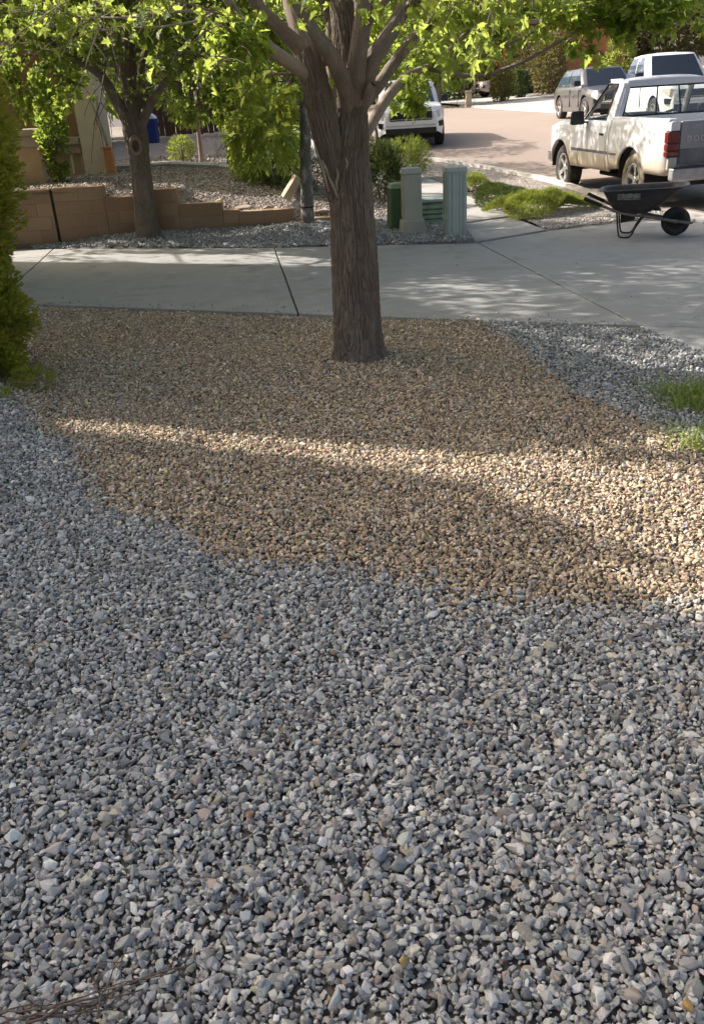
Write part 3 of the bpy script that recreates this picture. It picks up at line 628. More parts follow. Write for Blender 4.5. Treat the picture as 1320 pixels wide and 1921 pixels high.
hb((X(140, 18.8, 220), 18.78, zl+.1), (X(140, 18.8, 220)+.10, 18.899, 3.03), 'window_trim', M['stucco_grey'], .004)
zq = Zp(60, 264, 16.3)
hb((-9.2, 16.3, hz-.3), (X(82, 16.3, 320), 16.6, zq-.10), 'side_wall', M['stucco'])
hb((-9.25, 16.22, zq-.101), (X(82, 16.2, 265)+.05, 16.66, zq+.08), 'side_wall_band', M['stucco_grey']); hb((-9.3, 16.17, zq+.081), (X(82, 16.2, 265)+.09, 16.7, zq+.19), 'side_wall_cap', M['stucco_grey'], .02)
mb = MB(); o = np.array([-6.3, 18, hz])
mb.prism([(17.2-18, 3.12-hz), (20-18, 3.2-hz), (20-18, 3.06-hz), (17.2-18, 2.98-hz)], -13.5+6.3, px0+.55+6.3, 'x'); mb.build('porch_roof', M['roof'], H)
mb = MB(); mb.prism([(20.25-18, 3.3-hz), (27.5-18, 9.2-hz), (35-18, 3.3-hz), (35-18, 3.1-hz), (20.25-18, 3.1-hz)], -14.5+6.3, -8.9+6.3, 'x'); mb.build('roof', M['roof'], H)  # unseen rear roof, ridge raised so its shade covers the yard
hb((-13, 19.201, hz-.3), (-12.7, 34.6, 3.09), 'gable_wall', M['stucco']); hb((-9.4, 19.201, hz-.3), (-9.1, 34.6, 3.09), 'gable_wall', M['stucco'])
t = empty('stucco_planter', at(209, 318, 17.3), label='narrow orange stucco planter column beside the porch pillar', cat='planter'); t.location.z = hz-.02
mb = MB(); mb.box((-.085, -.1, -.1), (.085, .1, .46), .008); mb.build('body', M['planter'], t, bevel=.015)
mb = MB(); mb.box((-.097, -.112, .46), (.097, .112, .50)); mb.build('rim', M['planter'], t, bevel=.01)
mb = MB(); mb.tube(catmull([(0, 0, .48), (-.05, 0, .8), (-.12, 0, 1.1), (-.2, .02, 1.36)], 12), np.linspace(.022, .014, 12), 8); mb.tube(catmull([(.02, 0, .48), (-.03, .01, .8), (-.08, .02, 1.05), (-.04, .02, 1.34)], 12), np.linspace(.016, .01, 12), 8); mb.build('dry_stem', M['bark_pale'], t, smooth=True)
# blue bin, brown fence behind
t = empty('recycling_bin', at(283, 258, 31), label='dark blue bin with a white lid behind the left tree', cat='bin'); t.location.z = float(yard_z(t.location.x, 31)); t.location.x = at(283, 250, 31)[0]
mb = MB(); mb.box((-.22, -.25, 0), (.22, .25, .72), -.03); mb.build('body', M['blue'], t, bevel=.02)
mb = MB(); mb.prism([(-.25, .72), (.25, .72), (.2, .80), (-.06, 1.0), (-.2, .80)], -.27, .27); mb.build('lid', M['whiteplastic'], t, bevel=.02)
t = empty('wooden_fence', (-4.2, 34, 1.0), label='dark brown board fence in deep shade behind the yard', cat='fence')
bm = bmesh.new(); bmesh.ops.create_cube(bm, size=1.); bmesh.ops.scale(bm, vec=(.19, .025, 1.75), verts=bm.verts); bme = bpy.data.meshes.new('board'); bm.to_mesh(bme); bm.free(); bme.materials.append(M['fence'])
for k in range(38):
    o = bpy.data.objects.new('board', bme); COL.objects.link(o); o.parent = t; o.location = (-2.6+k*.197, 0, .82+RNG.normal(0, .015)); o.rotation_euler = (0, RNG.normal(0, .006), 0)
mb = MB(); mb.box((-2.7, .02, .3), (5.0, .07, .4)); mb.box((-2.7, .02, 1.2), (5.0, .07, 1.3)); mb.build('rail', M['fence'], t)
# rocks in the yard
def rock(name, loc, size, seed, m, rot=(0, 0, 0), **k):
    r = np.random.default_rng(seed); bm = bmesh.new()
    for p in rand_dir(22, r)*np.array(size)*.5*(.85+.3*r.random((22, 1))): bm.verts.new(p)
    h = bmesh.ops.convex_hull(bm, input=bm.verts); bmesh.ops.delete(bm, geom=list({e for e in h['geom_interior'] if isinstance(e, bmesh.types.BMVert)}), context='VERTS')
    bmesh.ops.bevel(bm, geom=bm.edges[:], offset=min(size)*.05, segments=2, affect='EDGES'); me = bpy.data.meshes.new(name); bm.to_mesh(me); bm.free()
    o = link(name, me, m, **k); o.location = loc; o.rotation_euler = rot; return o
p = at(546, 357, 14.75)
mb = MB(); mb.box((-.07, -.11, -.20), (.07, .11, .20), .012)
o = mb.build('stone_block', M['rock'], bevel=.02, label='upright pale sunlit stone block leaning beside the mottled thin trunk', cat='rock'); o.location = (p[0], 14.95, p[2]+.02); o.rotation_euler = (.1, .62, .3)
rock('flat_stone', (at(456, 378, 14.9)[0], 14.9, yard_z(-1.4, 14.9)+.05), (.34, .24, .07), 4, M['rock_pink'], label='long flat sunlit stone lying on the gravel above the wall', cat='rock')
rock('flat_stone', (at(502, 384, 14.8)[0], 14.8, yard_z(-1.0, 14.8)+.04), (.20, .18, .07), 9, M['rock_pink'], label='small flat stone casting a dark shadow above the wall end', cat='rock')
rock('yard_rock', (at(410, 360, 15.0)[0], 15.0, yard_z(-1.85, 15.0)+.06), (.16, .14, .15), 14, M['rock'], label='small sunlit lump of rock in the bright streak of yard gravel', cat='rock')
rock('yard_rock', (at(606, 377, 14.9)[0], 14.9, yard_z(-.2, 14.9)+.05), (.3, .2, .09), 15, M['rock_pink'], label='flat rock between the thin mottled trunk and the large trunk', cat='rock')
# stray pebbles one can tell from the grey gravel
for (px, py, s, c, lab, seed) in [(760, 1815, .030, (.42, .31, .14), 'mustard-brown pebble among the grey gravel at the bottom', 31), (778, 1795, .030, (.62, .58, .47), 'cream stone splinter standing beside the mustard pebble', 32), (470, 1540, .028, (.40, .22, .13), 'rusty orange pebble in the middle of the grey gravel', 33), (165, 1660, .036, (.52, .50, .41), 'large pale cream stone in the grey gravel at lower left', 34), (713, 1615, .05, (.33, .34, .37), 'largest blue-grey rounded stone in the foreground gravel', 35), (1290, 1888, .028, (.42, .27, .10), 'ochre pebble near the bottom right corner', 36)]:
    d = _f + _R*(px-660)/FPX - _U*(py-960.5)/FPX; q = np.array([0, 0, CAM_H])+d*((.028-CAM_H)/d[2])
    mm = mat('pebble', c, .85, [(60, tuple(v*.8 for v in c), .45, .7)], (140, .4, .002))
    o = rock('pebble', (q[0], q[1], float(moundz(np.array([q[0]]), np.array([q[1]]))[0])+.036), (s*1.2, s, s*.8), seed, mm, (RNG.random(), RNG.random()*.5, RNG.random()*3), label=lab, cat='pebble')

# ---- unseen house left of the frame, outline fitted to the shade it casts
OD = 2.5; OZ = OD*.7265
OP = np.array([-6, 7.24])-OD*np.array([.927, -.375])
OH = empty('own_house', (OP[0], OP[1], 0), math.atan2(-.375, .927), label='two storey house left of the driveway, outside the picture', cat='house')
def ohp(poly, x0, x1, name, m):
    mb = MB(); mb.prism([(a, b) for a, b in poly], x0, x1, 'x'); return mb.build(name, m, OH)
ohp([(.39, -.1), (5.6, -.1), (5.6, 2.3+OZ), (1.25, 6.33+OZ), (.8, 6.2+OZ), (.39, 5.66+OZ)], -9, 0, 'wall', M['stucco'])
ohp([(.10, -.1), (.385, -.1), (.385, 5.5+OZ), (.10, 5.5+OZ)], -9, -.003, 'chimney', M['stucco'])  # tall slab added to set the upper edge of the sunlit band
ohp([(5.75, 2.22+OZ), (5.75, 2.34+OZ), (1.25, 6.46+OZ), (.75, 6.3+OZ), (.80, 6.21+OZ), (1.25, 6.34+OZ)], -9.2, .1, 'roof', M['roof'])
ohp([(-14, -.1), (-1.02, -.1), (-1.02, 6.1+OZ), (-1.5, 6.6+OZ), (-14, 6.6+OZ)], -10, -.6, 'side_wing', M['stucco'])  # unseen wing added to keep the foreground gravel in shade
ohp([(-14.2, 6.61+OZ), (-1.5, 6.61+OZ), (-1.0, 6.11+OZ), (-1.0, 6.2+OZ), (-1.5, 6.75+OZ), (-14.2, 6.75+OZ)], -10.2, -.55, 'roof', M['roof'])
for k in range(4):
    mb = MB(); mb.box((.001, .95, .05+k*.56), (.03, 5.1, .05+k*.56+.54)); mb.build('garage_door_panel', M['stucco_pale'], OH, bevel=.01)

# ---- far side of the street
P = []
for yy in np.concatenate([np.linspace(31.0, 37, 90), np.linspace(37.5, 80, 50)]):
    a = np.interp(yy, FKY, FKX)+.24; P.append([(a+(70-a)*q**2, yy, float(far_z(a+(70-a)*q**2, yy))+.10) for q in np.linspace(0, 1, 40)])
mb = MB(); mb.grid(P); mb.build('far_forecourt', M['forecourt'], kind='structure', smooth=True, label='pale concrete forecourt sloping up beyond the street')
sheet('far_yard', np.linspace(11.5, 70, 40), np.linspace(41, 110, 40), lambda x, y: far_z(x, y)+.115, M['yard'], kind='structure', label='dry earth yard beyond the forecourt')
fk = empty('far_kerb', kind='structure', label='thin pale kerb on the far side of the street')
fy = np.array([33.4, 34.2, 36.4, 39, 42, 46, 50]); fx = np.interp(fy, FKY, FKX)
for i in range(len(fy)-1):
    a, b = np.array([fx[i], fy[i]]), np.array([fx[i+1], fy[i+1]]); n = np.array([b[1]-a[1], -(b[0]-a[0])]); n /= np.linalg.norm(n)
    G = [[(p[0]+n[0]*o, p[1]+n[1]*o, far_z(0, p[1])+h) for o, h in ((-.3, .012), (-.02, .02), (.02, .11), (.25, .115), (.25, 0))] for p in (a+(b-a)*.004, b-(b-a)*.004)]
    mb = MB(); mb.grid(G); mb.build('kerb_stone', M['kerb'], fk)
hl = bpy.data.materials.new  # (kept short)
def hill_z(x, y): return -3+24*np.clip((y-120)/300, 0, 1)*(.6+.6*noise2(x, y, .008))
sheet('hills', np.linspace(-500, 500, 60), np.linspace(115, 560, 40), hill_z, M['dirt'], kind='structure', label='dry hills far behind the trees')
t = empty('orange_house', (14.2, 60, float(far_z(14, 60))), label='orange stucco house corner beyond the parked cars', cat='house')
x0 = at(1128, 110, 60)[0]-14.2; x1 = at(1170, 110, 60)[0]-14.2
mb = MB(); mb.box((x0-6, 0, -1), (x1, 8, 2.2+1.6)); mb.build('wall', M['orange'], t, bevel=.05)
mb = MB(); mb.box((x0, -.08, -1), (x1+.03, -.005, .95)); mb.build('plinth', mat('brown_stucco', (.2, .09, .05), .95), t)
mb = MB(); mb.box((x0-6.3, -.4, 3.8), (x1+.4, 8.4, 4.05)); mb.build('roof', M['roof'], t, bevel=.03)
x0 = at(1062, 130, 72)[0]
t = empty('tan_house', (x0, 72, float(far_z(14, 72))), label='sandy gable of a house peeping over the grey car', cat='house')
mb = MB(); mb.prism([(-2, -1), (4.5, -1), (4.5, 1.6), (1.2, 3.6), (-2, 1.6)], 0, 7); mb.build('wall', mat('sand_stucco', (.5, .38, .2), .95, [(2, (.44, .33, .17), .4, .7)]), t, bevel=.03)
mb = MB(); mb.prism([(-2.3, 1.55), (1.2, 3.75), (4.8, 1.55), (4.8, 1.4), (1.2, 3.58), (-2.3, 1.4)], -.3, 7.3); mb.build('roof', M['roof'], t)
q = at(878, 203, 48)
t = empty('marker_post', (q[0], 48, float(far_z(9, 48))+.05), label='short pale stone post on the far kerb beside the shrub', cat='post')
mb = MB(); mb.box((-.15, -.15, -.1), (.15, .15, .62), .015); mb.build('shaft', M['rock'], t, bevel=.02)
mb = MB(); mb.box((-.2, -.2, .62), (.2, .2, .72), .05); mb.build('cap', M['rock'], t, bevel=.02)
#@@TREES
# ------------------------------------------------------------------ trees
def grow(p, d, L, r, lev, tubes, lv, up=.15, rng=RNG, maxlev=3, leaf_from=2, spread=.75, kids=(3, 5), droop=0., lstep=.05):
    n = 7; P = [np.array(p, float)]; d = np.array(d, float); d /= np.linalg.norm(d)
    for i in range(n-1):
        d = d+rng.normal(0, .10, 3)+np.array([0, 0, up*.25-droop*.2*(lev >= 2)]); d /= np.linalg.norm(d); P.append(P[-1]+d*L/(n-1))
    P = np.array(P); tubes.append((P, np.linspace(r, r*.45, n)))
    if lev >= leaf_from:
        k = max(2, int(L/lstep)); t = rng.random(k)*.9+.1
        idx = t*(n-1); i = np.minimum(idx.astype(int), n-2); f = (idx-i)[:, None]
        q = P[i]*(1-f)+P[i+1]*f; dd = (P[i+1]-P[i])/np.linalg.norm(P[i+1]-P[i], axis=1)[:, None]
        o = rand_dir(k, rng); dl = dd*.5+o*.9+np.array([0, 0, -.25]); lv.append((q+o*.02, dl))
    if lev < maxlev:
        for j in range(rng.integers(*kids)):
            t = rng.uniform(.35, 1.0); i = min(int(t*(n-1)), n-2); q = P[i]*(1-(t*(n-1)-i))+P[i+1]*(t*(n-1)-i)
            ax = P[i+1]-P[i]; ax /= np.linalg.norm(ax); o = np.cross(ax, rand_dir(1, rng)[0]); o /= np.linalg.norm(o)+1e-9
            nd = ax+o*spread*rng.uniform(.7, 1.3); grow(q, nd, L*rng.uniform(.5, .75), r*.5, lev+1, tubes, lv, up, rng, maxlev, leaf_from, spread, kids, droop, lstep)
def tubes_mesh(name, tubes, m, parent, seg=6, **k):
    Vs, Fs, o = [], [], 0
    for P, r in tubes:
        sg = 10 if r[0] > .02 else seg if r[0] > .006 else 4
        V, F = sweep_vf(P, r, sg); Vs.append(V); Fs.append(F+o); o += len(V)
    off = np.array(parent.location)
    return link(name, mesh_np(name, np.vstack(Vs)-off, np.vstack(Fs), True), m, parent, **k)

# ---- the large tree in the tan gravel
T = empty('shade_tree', (.14, 6.72, .08), label='large furrowed shade tree forking low, standing in the tan gravel', cat='tree')
tr = pix_path([(678, 715, 6.72, 132), (676, 692, 6.72, 112), (675, 668, 6.72, 99), (671, 620, 6.72, 92), (667, 550, 6.72, 89), (664, 480, 6.72, 87), (660, 410, 6.72, 83), (657, 340, 6.72, 78), (657, 290, 6.73, 70), (659, 240, 6.74, 62), (659, 190, 6.75, 56), (656, 140, 6.78, 52), (649, 80, 6.82, 48), (641, 0, 6.9, 45), (637, -90, 7.0, 40), (640, -200, 7.1, 32)])
limb('trunk', tr, M['bark_fine'], T, step=.006, seg=400, depth=.017, fh=84, fv=8)
LIM = [
 ('bark_fine', [(658, 440, 6.74, 40), (644, 378, 6.72, 54), (630, 322, 6.70, 56), (616, 268, 6.67, 55), (604, 216, 6.64, 54), (592, 165, 6.62, 53), (581, 120, 6.6, 49), (572, 90, 6.6, 42)], .016, 220),
 ('bark_limb', [(592, 175, 6.66, 30), (580, 125, 6.62, 36), (568, 98, 6.6, 34), (548, 75, 6.58, 30), (522, 50, 6.55, 27), (495, 22, 6.5, 24), (470, -8, 6.45, 22), (425, -70, 6.4, 19), (370, -150, 6.3, 15)], .004, 48),
 ('bark_limb', [(580, 110, 6.62, 44), (563, 62, 6.66, 36), (550, 20, 6.72, 34), (540, -30, 6.8, 31), (525, -120, 6.95, 26)], .005, 48),
 ('bark_pale', [(606, 205, 6.68, 18), (592, 165, 6.64, 24), (576, 141, 6.59, 27), (556, 126, 6.52, 27), (530, 108, 6.42, 26), (503, 88, 6.3, 24), (475, 62, 6.15, 21), (452, 36, 6.0, 19), (430, 5, 5.85, 17), (395, -50, 5.7, 14)], .003, 48),
 ('bark_limb', [(664, 262, 6.80, 24), (656, 205, 6.70, 32), (648, 166, 6.61, 34), (634, 130, 6.52, 33), (614, 95, 6.46, 31), (597, 72, 6.44, 29), (580, 48, 6.42, 27), (565, 22, 6.4, 26), (550, -8, 6.38, 25), (515, -90, 6.3, 20)], .004, 56),
 ('bark_limb', [(662, 270, 6.82, 26), (664, 215, 6.74, 36), (666, 165, 6.66, 39), (670, 110, 6.6, 37), (677, 60, 6.58, 35), (685, 0, 6.55, 33), (694, -100, 6.5, 28)], .005, 56),
 ('bark_limb', [(664, 255, 6.80, 24), (673, 205, 6.75, 34), (684, 155, 6.70, 37), (700, 110, 6.68, 35), (718, 82, 6.7, 33), (738, 50, 6.75, 31), (756, 18, 6.8, 29), (770, -10, 6.85, 28), (805, -95, 7.0, 23)], .004, 56),
 ('bark_limb', [(676, 205, 6.74, 22), (694, 178, 6.8, 26), (713, 155, 6.86, 24), (735, 124, 6.95, 23), (755, 97, 7.05, 22), (785, 62, 7.2, 21), (808, 40, 7.3, 20), (842, -2, 7.5, 18), (890, -65, 7.8, 14)], .003, 40),
 ('bark_pale', [(672, 290, 6.8, 16), (684, 258, 6.86, 20), (694, 236, 6.9, 22), (710, 208, 6.98, 22), (729, 180, 7.08, 21), (748, 158, 7.15, 19), (770, 140, 7.22, 16), (812, 121, 7.32, 12), (846, 91, 7.4, 10), (885, 52, 7.5, 9), (920, 30, 7.55, 8), (970, 2, 7.6, 7), (1050, -35, 7.7, 5)], .002, 36),
 ('bark_limb', [(800, 128, 7.3, 8), (848, 139, 7.25, 8.5), (890, 142, 7.2, 8.5), (922, 137, 7.1, 8), (952, 127, 7.05, 7.5), (983, 114, 7.0, 7), (1020, 94, 6.9, 6), (1056, 74, 6.85, 5.5), (1110, 40, 6.8, 4.5), (1180, 14, 6.7, 3.5), (1250, -4, 6.6, 2.5)], .001, 20),
 ('bark_limb', [(822, 118, 7.32, 6), (850, 124, 7.3, 6), (876, 117, 7.25, 6), (906, 105, 7.2, 5.5), (934, 90, 7.15, 5), (968, 76, 7.1, 4.5), (1010, 55, 7.0, 4), (1080, 22, 6.9, 3), (1150, 5, 6.8, 2.2)], .001, 16),
 ('bark_pale', [(470, 56, 6.13, 10), (447, 38, 6.05, 9), (420, 29, 5.8, 8), (385, 25, 5.6, 7), (345, 21, 5.43, 6), (300, 27, 5.49, 5), (240, 33, 5.58, 4), (165, 32, 5.69, 3.2), (95, 27, 5.8, 2.6)], .001, 16),
 ('bark_pale', [(400, 26, 5.35, 5), (375, 38, 5.39, 4.6), (330, 46, 5.45, 4), (285, 52, 5.51, 3.6), (235, 50, 5.58, 3), (190, 58, 5.65, 2.2)], .001, 12),
 ('bark_limb', [(576, 142, 6.6, 7), (548, 140, 6.55, 6), (515, 139, 6.5, 5), (488, 148, 6.4, 4), (462, 172, 6.3, 3), (440, 205, 6.25, 2.2)], .001, 12),
]
tubes, lv = [], []
ends = []
for mm, pts, dep, sg in LIM:
    W = pix_path(pts); limb('limb', W, M[mm], T, step=.008 if sg > 100 else .012 if sg > 30 else .03, seg=sg, depth=dep, fh=84 if sg > 100 else 46, fv=8 if sg > 100 else 7); ends.append(np.array(W))
ends.append(np.array(tr))
r1 = np.random.default_rng(21)
# the crown above the picture (it shades the drive and the gravel)
for e in ends[1:10]+[ends[-1]]:
    p = e[-1, :3]; d = e[-1, :3]-e[-3, :3]; d /= np.linalg.norm(d); d = d*1.+np.array([0, 0, .45]); big = e[-1, 3] > .03
    grow(p, d, 2.0 if big else 1.1, e[-1, 3], 0 if big else 1, tubes, lv, .12, r1, 4 if big else 4, 3 if big else 2, .8, (3, 5), .3, .055)
    for k in range(3 if big else 1):
        i = r1.integers(len(e)-3, len(e)); dd = rand_dir(1, r1)[0]; dd[2] = abs(dd[2])*.6+.15; grow(e[i, :3], dd, 1.3, e[i, 3]*.4, 1, tubes, lv, .1, r1, 4, 3, .8, (3, 5), .3, .055)
nhi = sum(len(a) for a, b in lv)
# leafy twigs that hang into the picture: (path in view, number, spread in metres)
HANG = []
def hang(pts, n, w, sub=10):
    W = np.array(pix_path([(a, b, c, 2.4) for a, b, c in pts])); Q = catmull(W[:, :3], 14); tubes.append((Q, np.linspace(.006, .002, 14)))
    for k in range(sub):
        i = r1.integers(2, 14); d = rand_dir(1, r1)[0]; d[2] = d[2]*.4-.05; E = Q[i]+d*w*r1.uniform(.5, 1.1)+np.array([0, 0, -.02])
        C = catmull([Q[i], (Q[i]+E)/2+np.array([0, 0, .02]), E], 6); tubes.append((C, np.linspace(.003, .0015, 6)))
        m_ = max(3, int(n*1.5)//sub); t = r1.random(m_)**.7; P = Q[i]+(E-Q[i])*t[:, None]+r1.normal(0, .035, (m_, 3)); lv.append((P, (E-Q[i])/w*.8+rand_dir(m_, r1)*.8+np.array([0, 0, -.35]))); HANG.append(P)
hang([(345, 21, 5.43), (240, 33, 5.58), (165, 32, 5.69), (95, 27, 5.8), (20, 22, 5.92)], 620, .22, 48)
hang([(330, 46, 5.45), (285, 52, 5.51), (235, 50, 5.58), (180, 58, 5.67), (130, 70, 5.74)], 150, .17, 16)
hang([(420, 29, 5.6), (330, 0, 5.45), (230, -20, 5.59), (100, -30, 5.79), (0, -20, 5.96)], 440, .24, 38)
hang([(452, 36, 5.9), (400, 52, 5.35), (360, 80, 5.41), (330, 110, 5.45)], 230, .19, 18)
hang([(475, 62, 6.1), (460, 80, 5.6), (430, 100, 5.6), (400, 130, 5.35)], 230, .20, 18)
hang([(515, 139, 6.5), (488, 148, 6.4), (462, 172, 6.3), (440, 205, 6.25)], 60, .13, 8)
hang([(300, 27, 5.49), (300, 80, 5.49), (290, 120, 5.5)], 50, .13, 6)
hang([(556, 126, 6.55), (540, 160, 6.6), (530, 200, 6.65), (520, 240, 6.7)], 50, .13, 7)
hang([(842, -2, 7.5), (880, 20, 7.4), (915, 45, 7.35), (940, 70, 7.3)], 150, .22, 13)
hang([(1000, 20, 7.0), (1060, 30, 6.9), (1130, 40, 6.8), (1200, 45, 6.7)], 150, .18, 14)
hang([(1150, 5, 6.7), (1220, 15, 6.6), (1290, 25, 6.5)], 110, .18, 10)
hang([(808, 40, 7.3), (800, 70, 7.2), (790, 100, 7.2), (800, 125, 7.2)], 40, .15, 6)
hang([(1020, 94, 6.9), (1056, 74, 6.85), (1110, 40, 6.8), (1180, 14, 6.7), (1260, 0, 6.6)], 130, .17, 15)
hang([(968, 76, 7.1), (1010, 55, 7.0), (1080, 22, 6.9), (1150, 5, 6.8)], 110, .18, 12)
hang([(1056, 74, 6.85), (1090, 85, 6.8), (1120, 95, 6.75), (1140, 110, 6.75)], 46, .10, 7)
hang([(885, 52, 7.5), (920, 30, 7.55), (970, 2, 7.6), (1050, -35, 7.7)], 130, .22, 12)
hang([(1110, 40, 6.8), (1160, 55, 6.7), (1200, 60, 6.65), (1230, 62, 6.6)], 45, .11, 6)
hang([(770, -10, 6.9), (800, 10, 6.8), (860, 20, 6.7), (900, 0, 6.7)], 80, .18, 8)
hang([(1050, -30, 7.0), (1120, -25, 6.9), (1200, -20, 6.7), (1300, -10, 6.5)], 130, .22, 12)
hang([(770, 140, 7.2), (785, 165, 7.25), (790, 185, 7.3), (770, 205, 7.3)], 84, .15, 11)
hang([(745, 165, 7.3), (755, 185, 7.4), (765, 200, 7.4)], 50, .12, 8)
hang([(640, 10, 6.95), (655, 40, 7.1), (700, 30, 7.2), (720, 10, 7.3)], 40, .16, 5)
P = np.vstack([a for a, b in lv]); D = np.vstack([b for a, b in lv]); nin = len(P)-nhi
keep = np.ones(len(P), bool)
keep[:nhi] = ~((P[:nhi, 0] < -.9) & (P[:nhi, 1] > 4.3) & (P[:nhi, 1] < 8.6) & (r1.random(nhi) < .85))
if keep[:nhi].sum() > 34000: keep[:nhi] &= r1.random(nhi) < 34000/keep[:nhi].sum()
P, D = P[keep], D[keep]
c = (P-np.array([0, 0, CAM_H]))@_f; q = P-np.array([0, 0, CAM_H]); ux = 660+FPX*(q@_R)/c; uy = 960.5-FPX*(q@_U)/c
trunkzone = (ux > 560) & (ux < 720) & (uy > 40) & (P[:, 1] < 6.75)                 # the fork itself is bare
infr = (ux > -60) & (ux < 1380) & (uy > -60) & (c > 0)
low = infr & (uy > 150) & (ux > 580) & ~((ux > 730) & (ux < 850) & (uy < 230))
bare = infr & (((ux > 1245) & (uy > 62)) | ((ux > 1130) & (uy > 84)) | ((ux > 880) & (ux < 1060) & (uy > 128)))
P, D, infr, uy = P[~(trunkzone | low | bare)], D[~(trunkzone | low | bare)], infr[~(trunkzone | low | bare)], uy[~(trunkzone | low | bare)]
s_ = lands(P, 0.); k = ~(in_poly(s_[:, 0], s_[:, 1], BAND) & (r1.random(len(P)) > .10)); P, D, infr, uy = P[k], D[k], infr[k], uy[k]
size = r1.uniform(.045, .09, len(P)); tint = r1.random(len(P))
nearest = np.nonzero(infr & (uy > 0))[0]; nearest = nearest[np.argsort(-(size/np.linalg.norm(P-np.array([0, 0, CAM_H]), axis=1))[nearest])][:290]
rest = np.setdiff1d(np.arange(len(P)), nearest)
upv = np.array([0, 0, 1.])+r1.normal(0, .6, (len(P), 3))
leaves('crown', P[rest], D[rest], size[rest], (MAPLE, MAPLE_F), M['leaf'], T, upv[rest], tint[rest], r1, kind='stuff')
lms = []
for k in range(6):
    me = mesh_np('leaf', MAPLE*np.array([1, 1, 1+.8*k]), MAPLE_F); a = me.attributes.new('tint', 'FLOAT', 'POINT'); a.data.foreach_set('value', np.full(len(MAPLE), k/5., np.float32)); me.materials.append(M['leaf']); lms.append(me)
R = rot_frames(D[nearest], upv[nearest], r1)
for k, i in enumerate(nearest):
    o = bpy.data.objects.new('leaf', lms[k % 6]); COL.objects.link(o); o.parent = T
    mm = Matrix(R[k].tolist()).to_4x4(); mm.translation = Vector(P[i]-np.array(T.location)); o.matrix_local = mm @ Matrix.Scale(float(size[i]), 4)
tubes_mesh('twigs', tubes, M['bark_limb'], T, kind='stuff')
for a_, L_ in ((-2.6, .34), (-1.9, .26), (-1.1, .36), (-.35, .30), (.4, .24), (2.9, .30), (1.6, .3)):
    d_ = np.array([math.cos(a_), math.sin(a_), 0]); o_ = np.array([.14, 6.74, .0])
    limb('root', [(*(o_+d_*.10+[0, 0, .20]), .070), (*(o_+d_*.17+[0, 0, .06]), .058), (*(o_+d_*.23+[0, 0, .005]), .040), (*(o_+d_*(.18+L_*.5)+[0, 0, -.02]), .026), (*(o_+d_*(.2+L_)+[0, 0, -.08]), .012)], M['bark_fine'], T, step=.008, seg=48, depth=.009, fh=70, fv=8)
# torn pale bark strip and old stubs in the fork
for pts in ([(588, 262, 6.60, 2), (594, 284, 6.58, 5), (600, 300, 6.57, 3), (606, 318, 6.57, 6), (612, 342, 6.56, 4), (617, 360, 6.56, 2)], [(604, 300, 6.54, 2), (612, 318, 6.53, 5), (617, 332, 6.52, 3), (626, 352, 6.51, 5), (634, 372, 6.52, 2)], [(632, 316, 6.50, 2), (634, 330, 6.49, 4), (631, 344, 6.49, 3), (633, 358, 6.50, 1.5)], [(648, 296, 6.53, 2), (651, 306, 6.52, 4), (649, 318, 6.52, 2)]):
    limb('bark_strip', pix_path(pts), M['bark_pale'], T, step=.006, seg=10, depth=.002, fh=40, fv=12)
limb('branch_stub', pix_path([(688, 190, 6.62, 18), (694, 168, 6.58, 20), (700, 158, 6.56, 12)]), M['bark_limb'], T, step=.01, seg=20, depth=.002)

# ---- the smaller tree behind the drive
yl = 14.02
T2 = empty('street_tree', (at(275, 440, yl)[0], yl, .12), label='dark trunked tree with an oval pruning scar by the block wall', cat='tree')
W = pix_path([(281, 452, yl, 60), (278, 436, yl, 48), (273, 400, yl, 42), (268, 350, yl, 40), (262, 300, yl, 40), (257, 265, yl, 46), (252, 235, yl, 46), (248, 200, yl+.05, 40), (246, 160, yl+.1, 30), (244, 100, yl+.15, 24), (240, 20, yl+.2, 18)])
limb('trunk', W, M['bark_left'], T2, step=.014, seg=150, depth=.014, fh=18, fv=4.5)
E2 = []
for pts in ([(252, 255, yl, 22), (238, 225, yl, 22), (222, 195, yl-.1, 21), (205, 165, yl-.2, 20), (188, 140, yl-.3, 18), (165, 122, yl-.4, 17), (140, 114, yl-.5, 15)],
            [(258, 250, yl, 22), (272, 215, yl-.1, 20), (290, 180, yl-.2, 18), (312, 152, yl-.3, 15), (340, 130, yl-.4, 11), (375, 105, yl-.5, 8)],
            [(250, 215, yl+.1, 20), (236, 170, yl+.3, 16), (222, 125, yl+.5, 13), (200, 70, yl+.8, 10)], [(250, 200, yl+.1, 18), (262, 150, yl+.4, 15), (275, 90, yl+.7, 12), (300, 20, yl+1, 9)],
            [(246, 190, yl, 15), (230, 130, yl-.2, 12), (225, 80, yl-.3, 9), (215, 10, yl-.5, 7)]):
    w = pix_path(pts); limb('limb', w, M['bark_left'], T2, step=.025, seg=40, depth=.005, fh=22, fv=5); E2.append(np.array(w))
mb = MB(); a = np.linspace(0, 2*np.pi, 28, endpoint=False); cc = np.array(at(255, 274, yl-.195))
ring = []
for s in (.62, .8, 1.0, 1.12):
    ring.append([(s*.082*math.cos(t), (-.012 if s in (.8, 1.0) else .012), s*.125*math.sin(t)*(1+.1*math.sin(t))) for t in a]+[(s*.082, (-.012 if s in (.8, 1.0) else .012), 0)])
mb.grid(ring); o = mb.build('pruning_scar', M['scar'], T2, smooth=True); o.location = cc-np.array(T2.location)+np.array([0, -.012, 0]); o.rotation_euler = (.05, 0, .15)
mb = MB(); mb.add([(0, 0, 0)]+[(.052*math.cos(t), .006, .08*math.sin(t)) for t in a], [(0, i+1, (i+1) % 28+1) for i in range(28)]); h = mb.build('scar_heart', M['scar_dark'], o)
h.location = (0, -.004, 0)
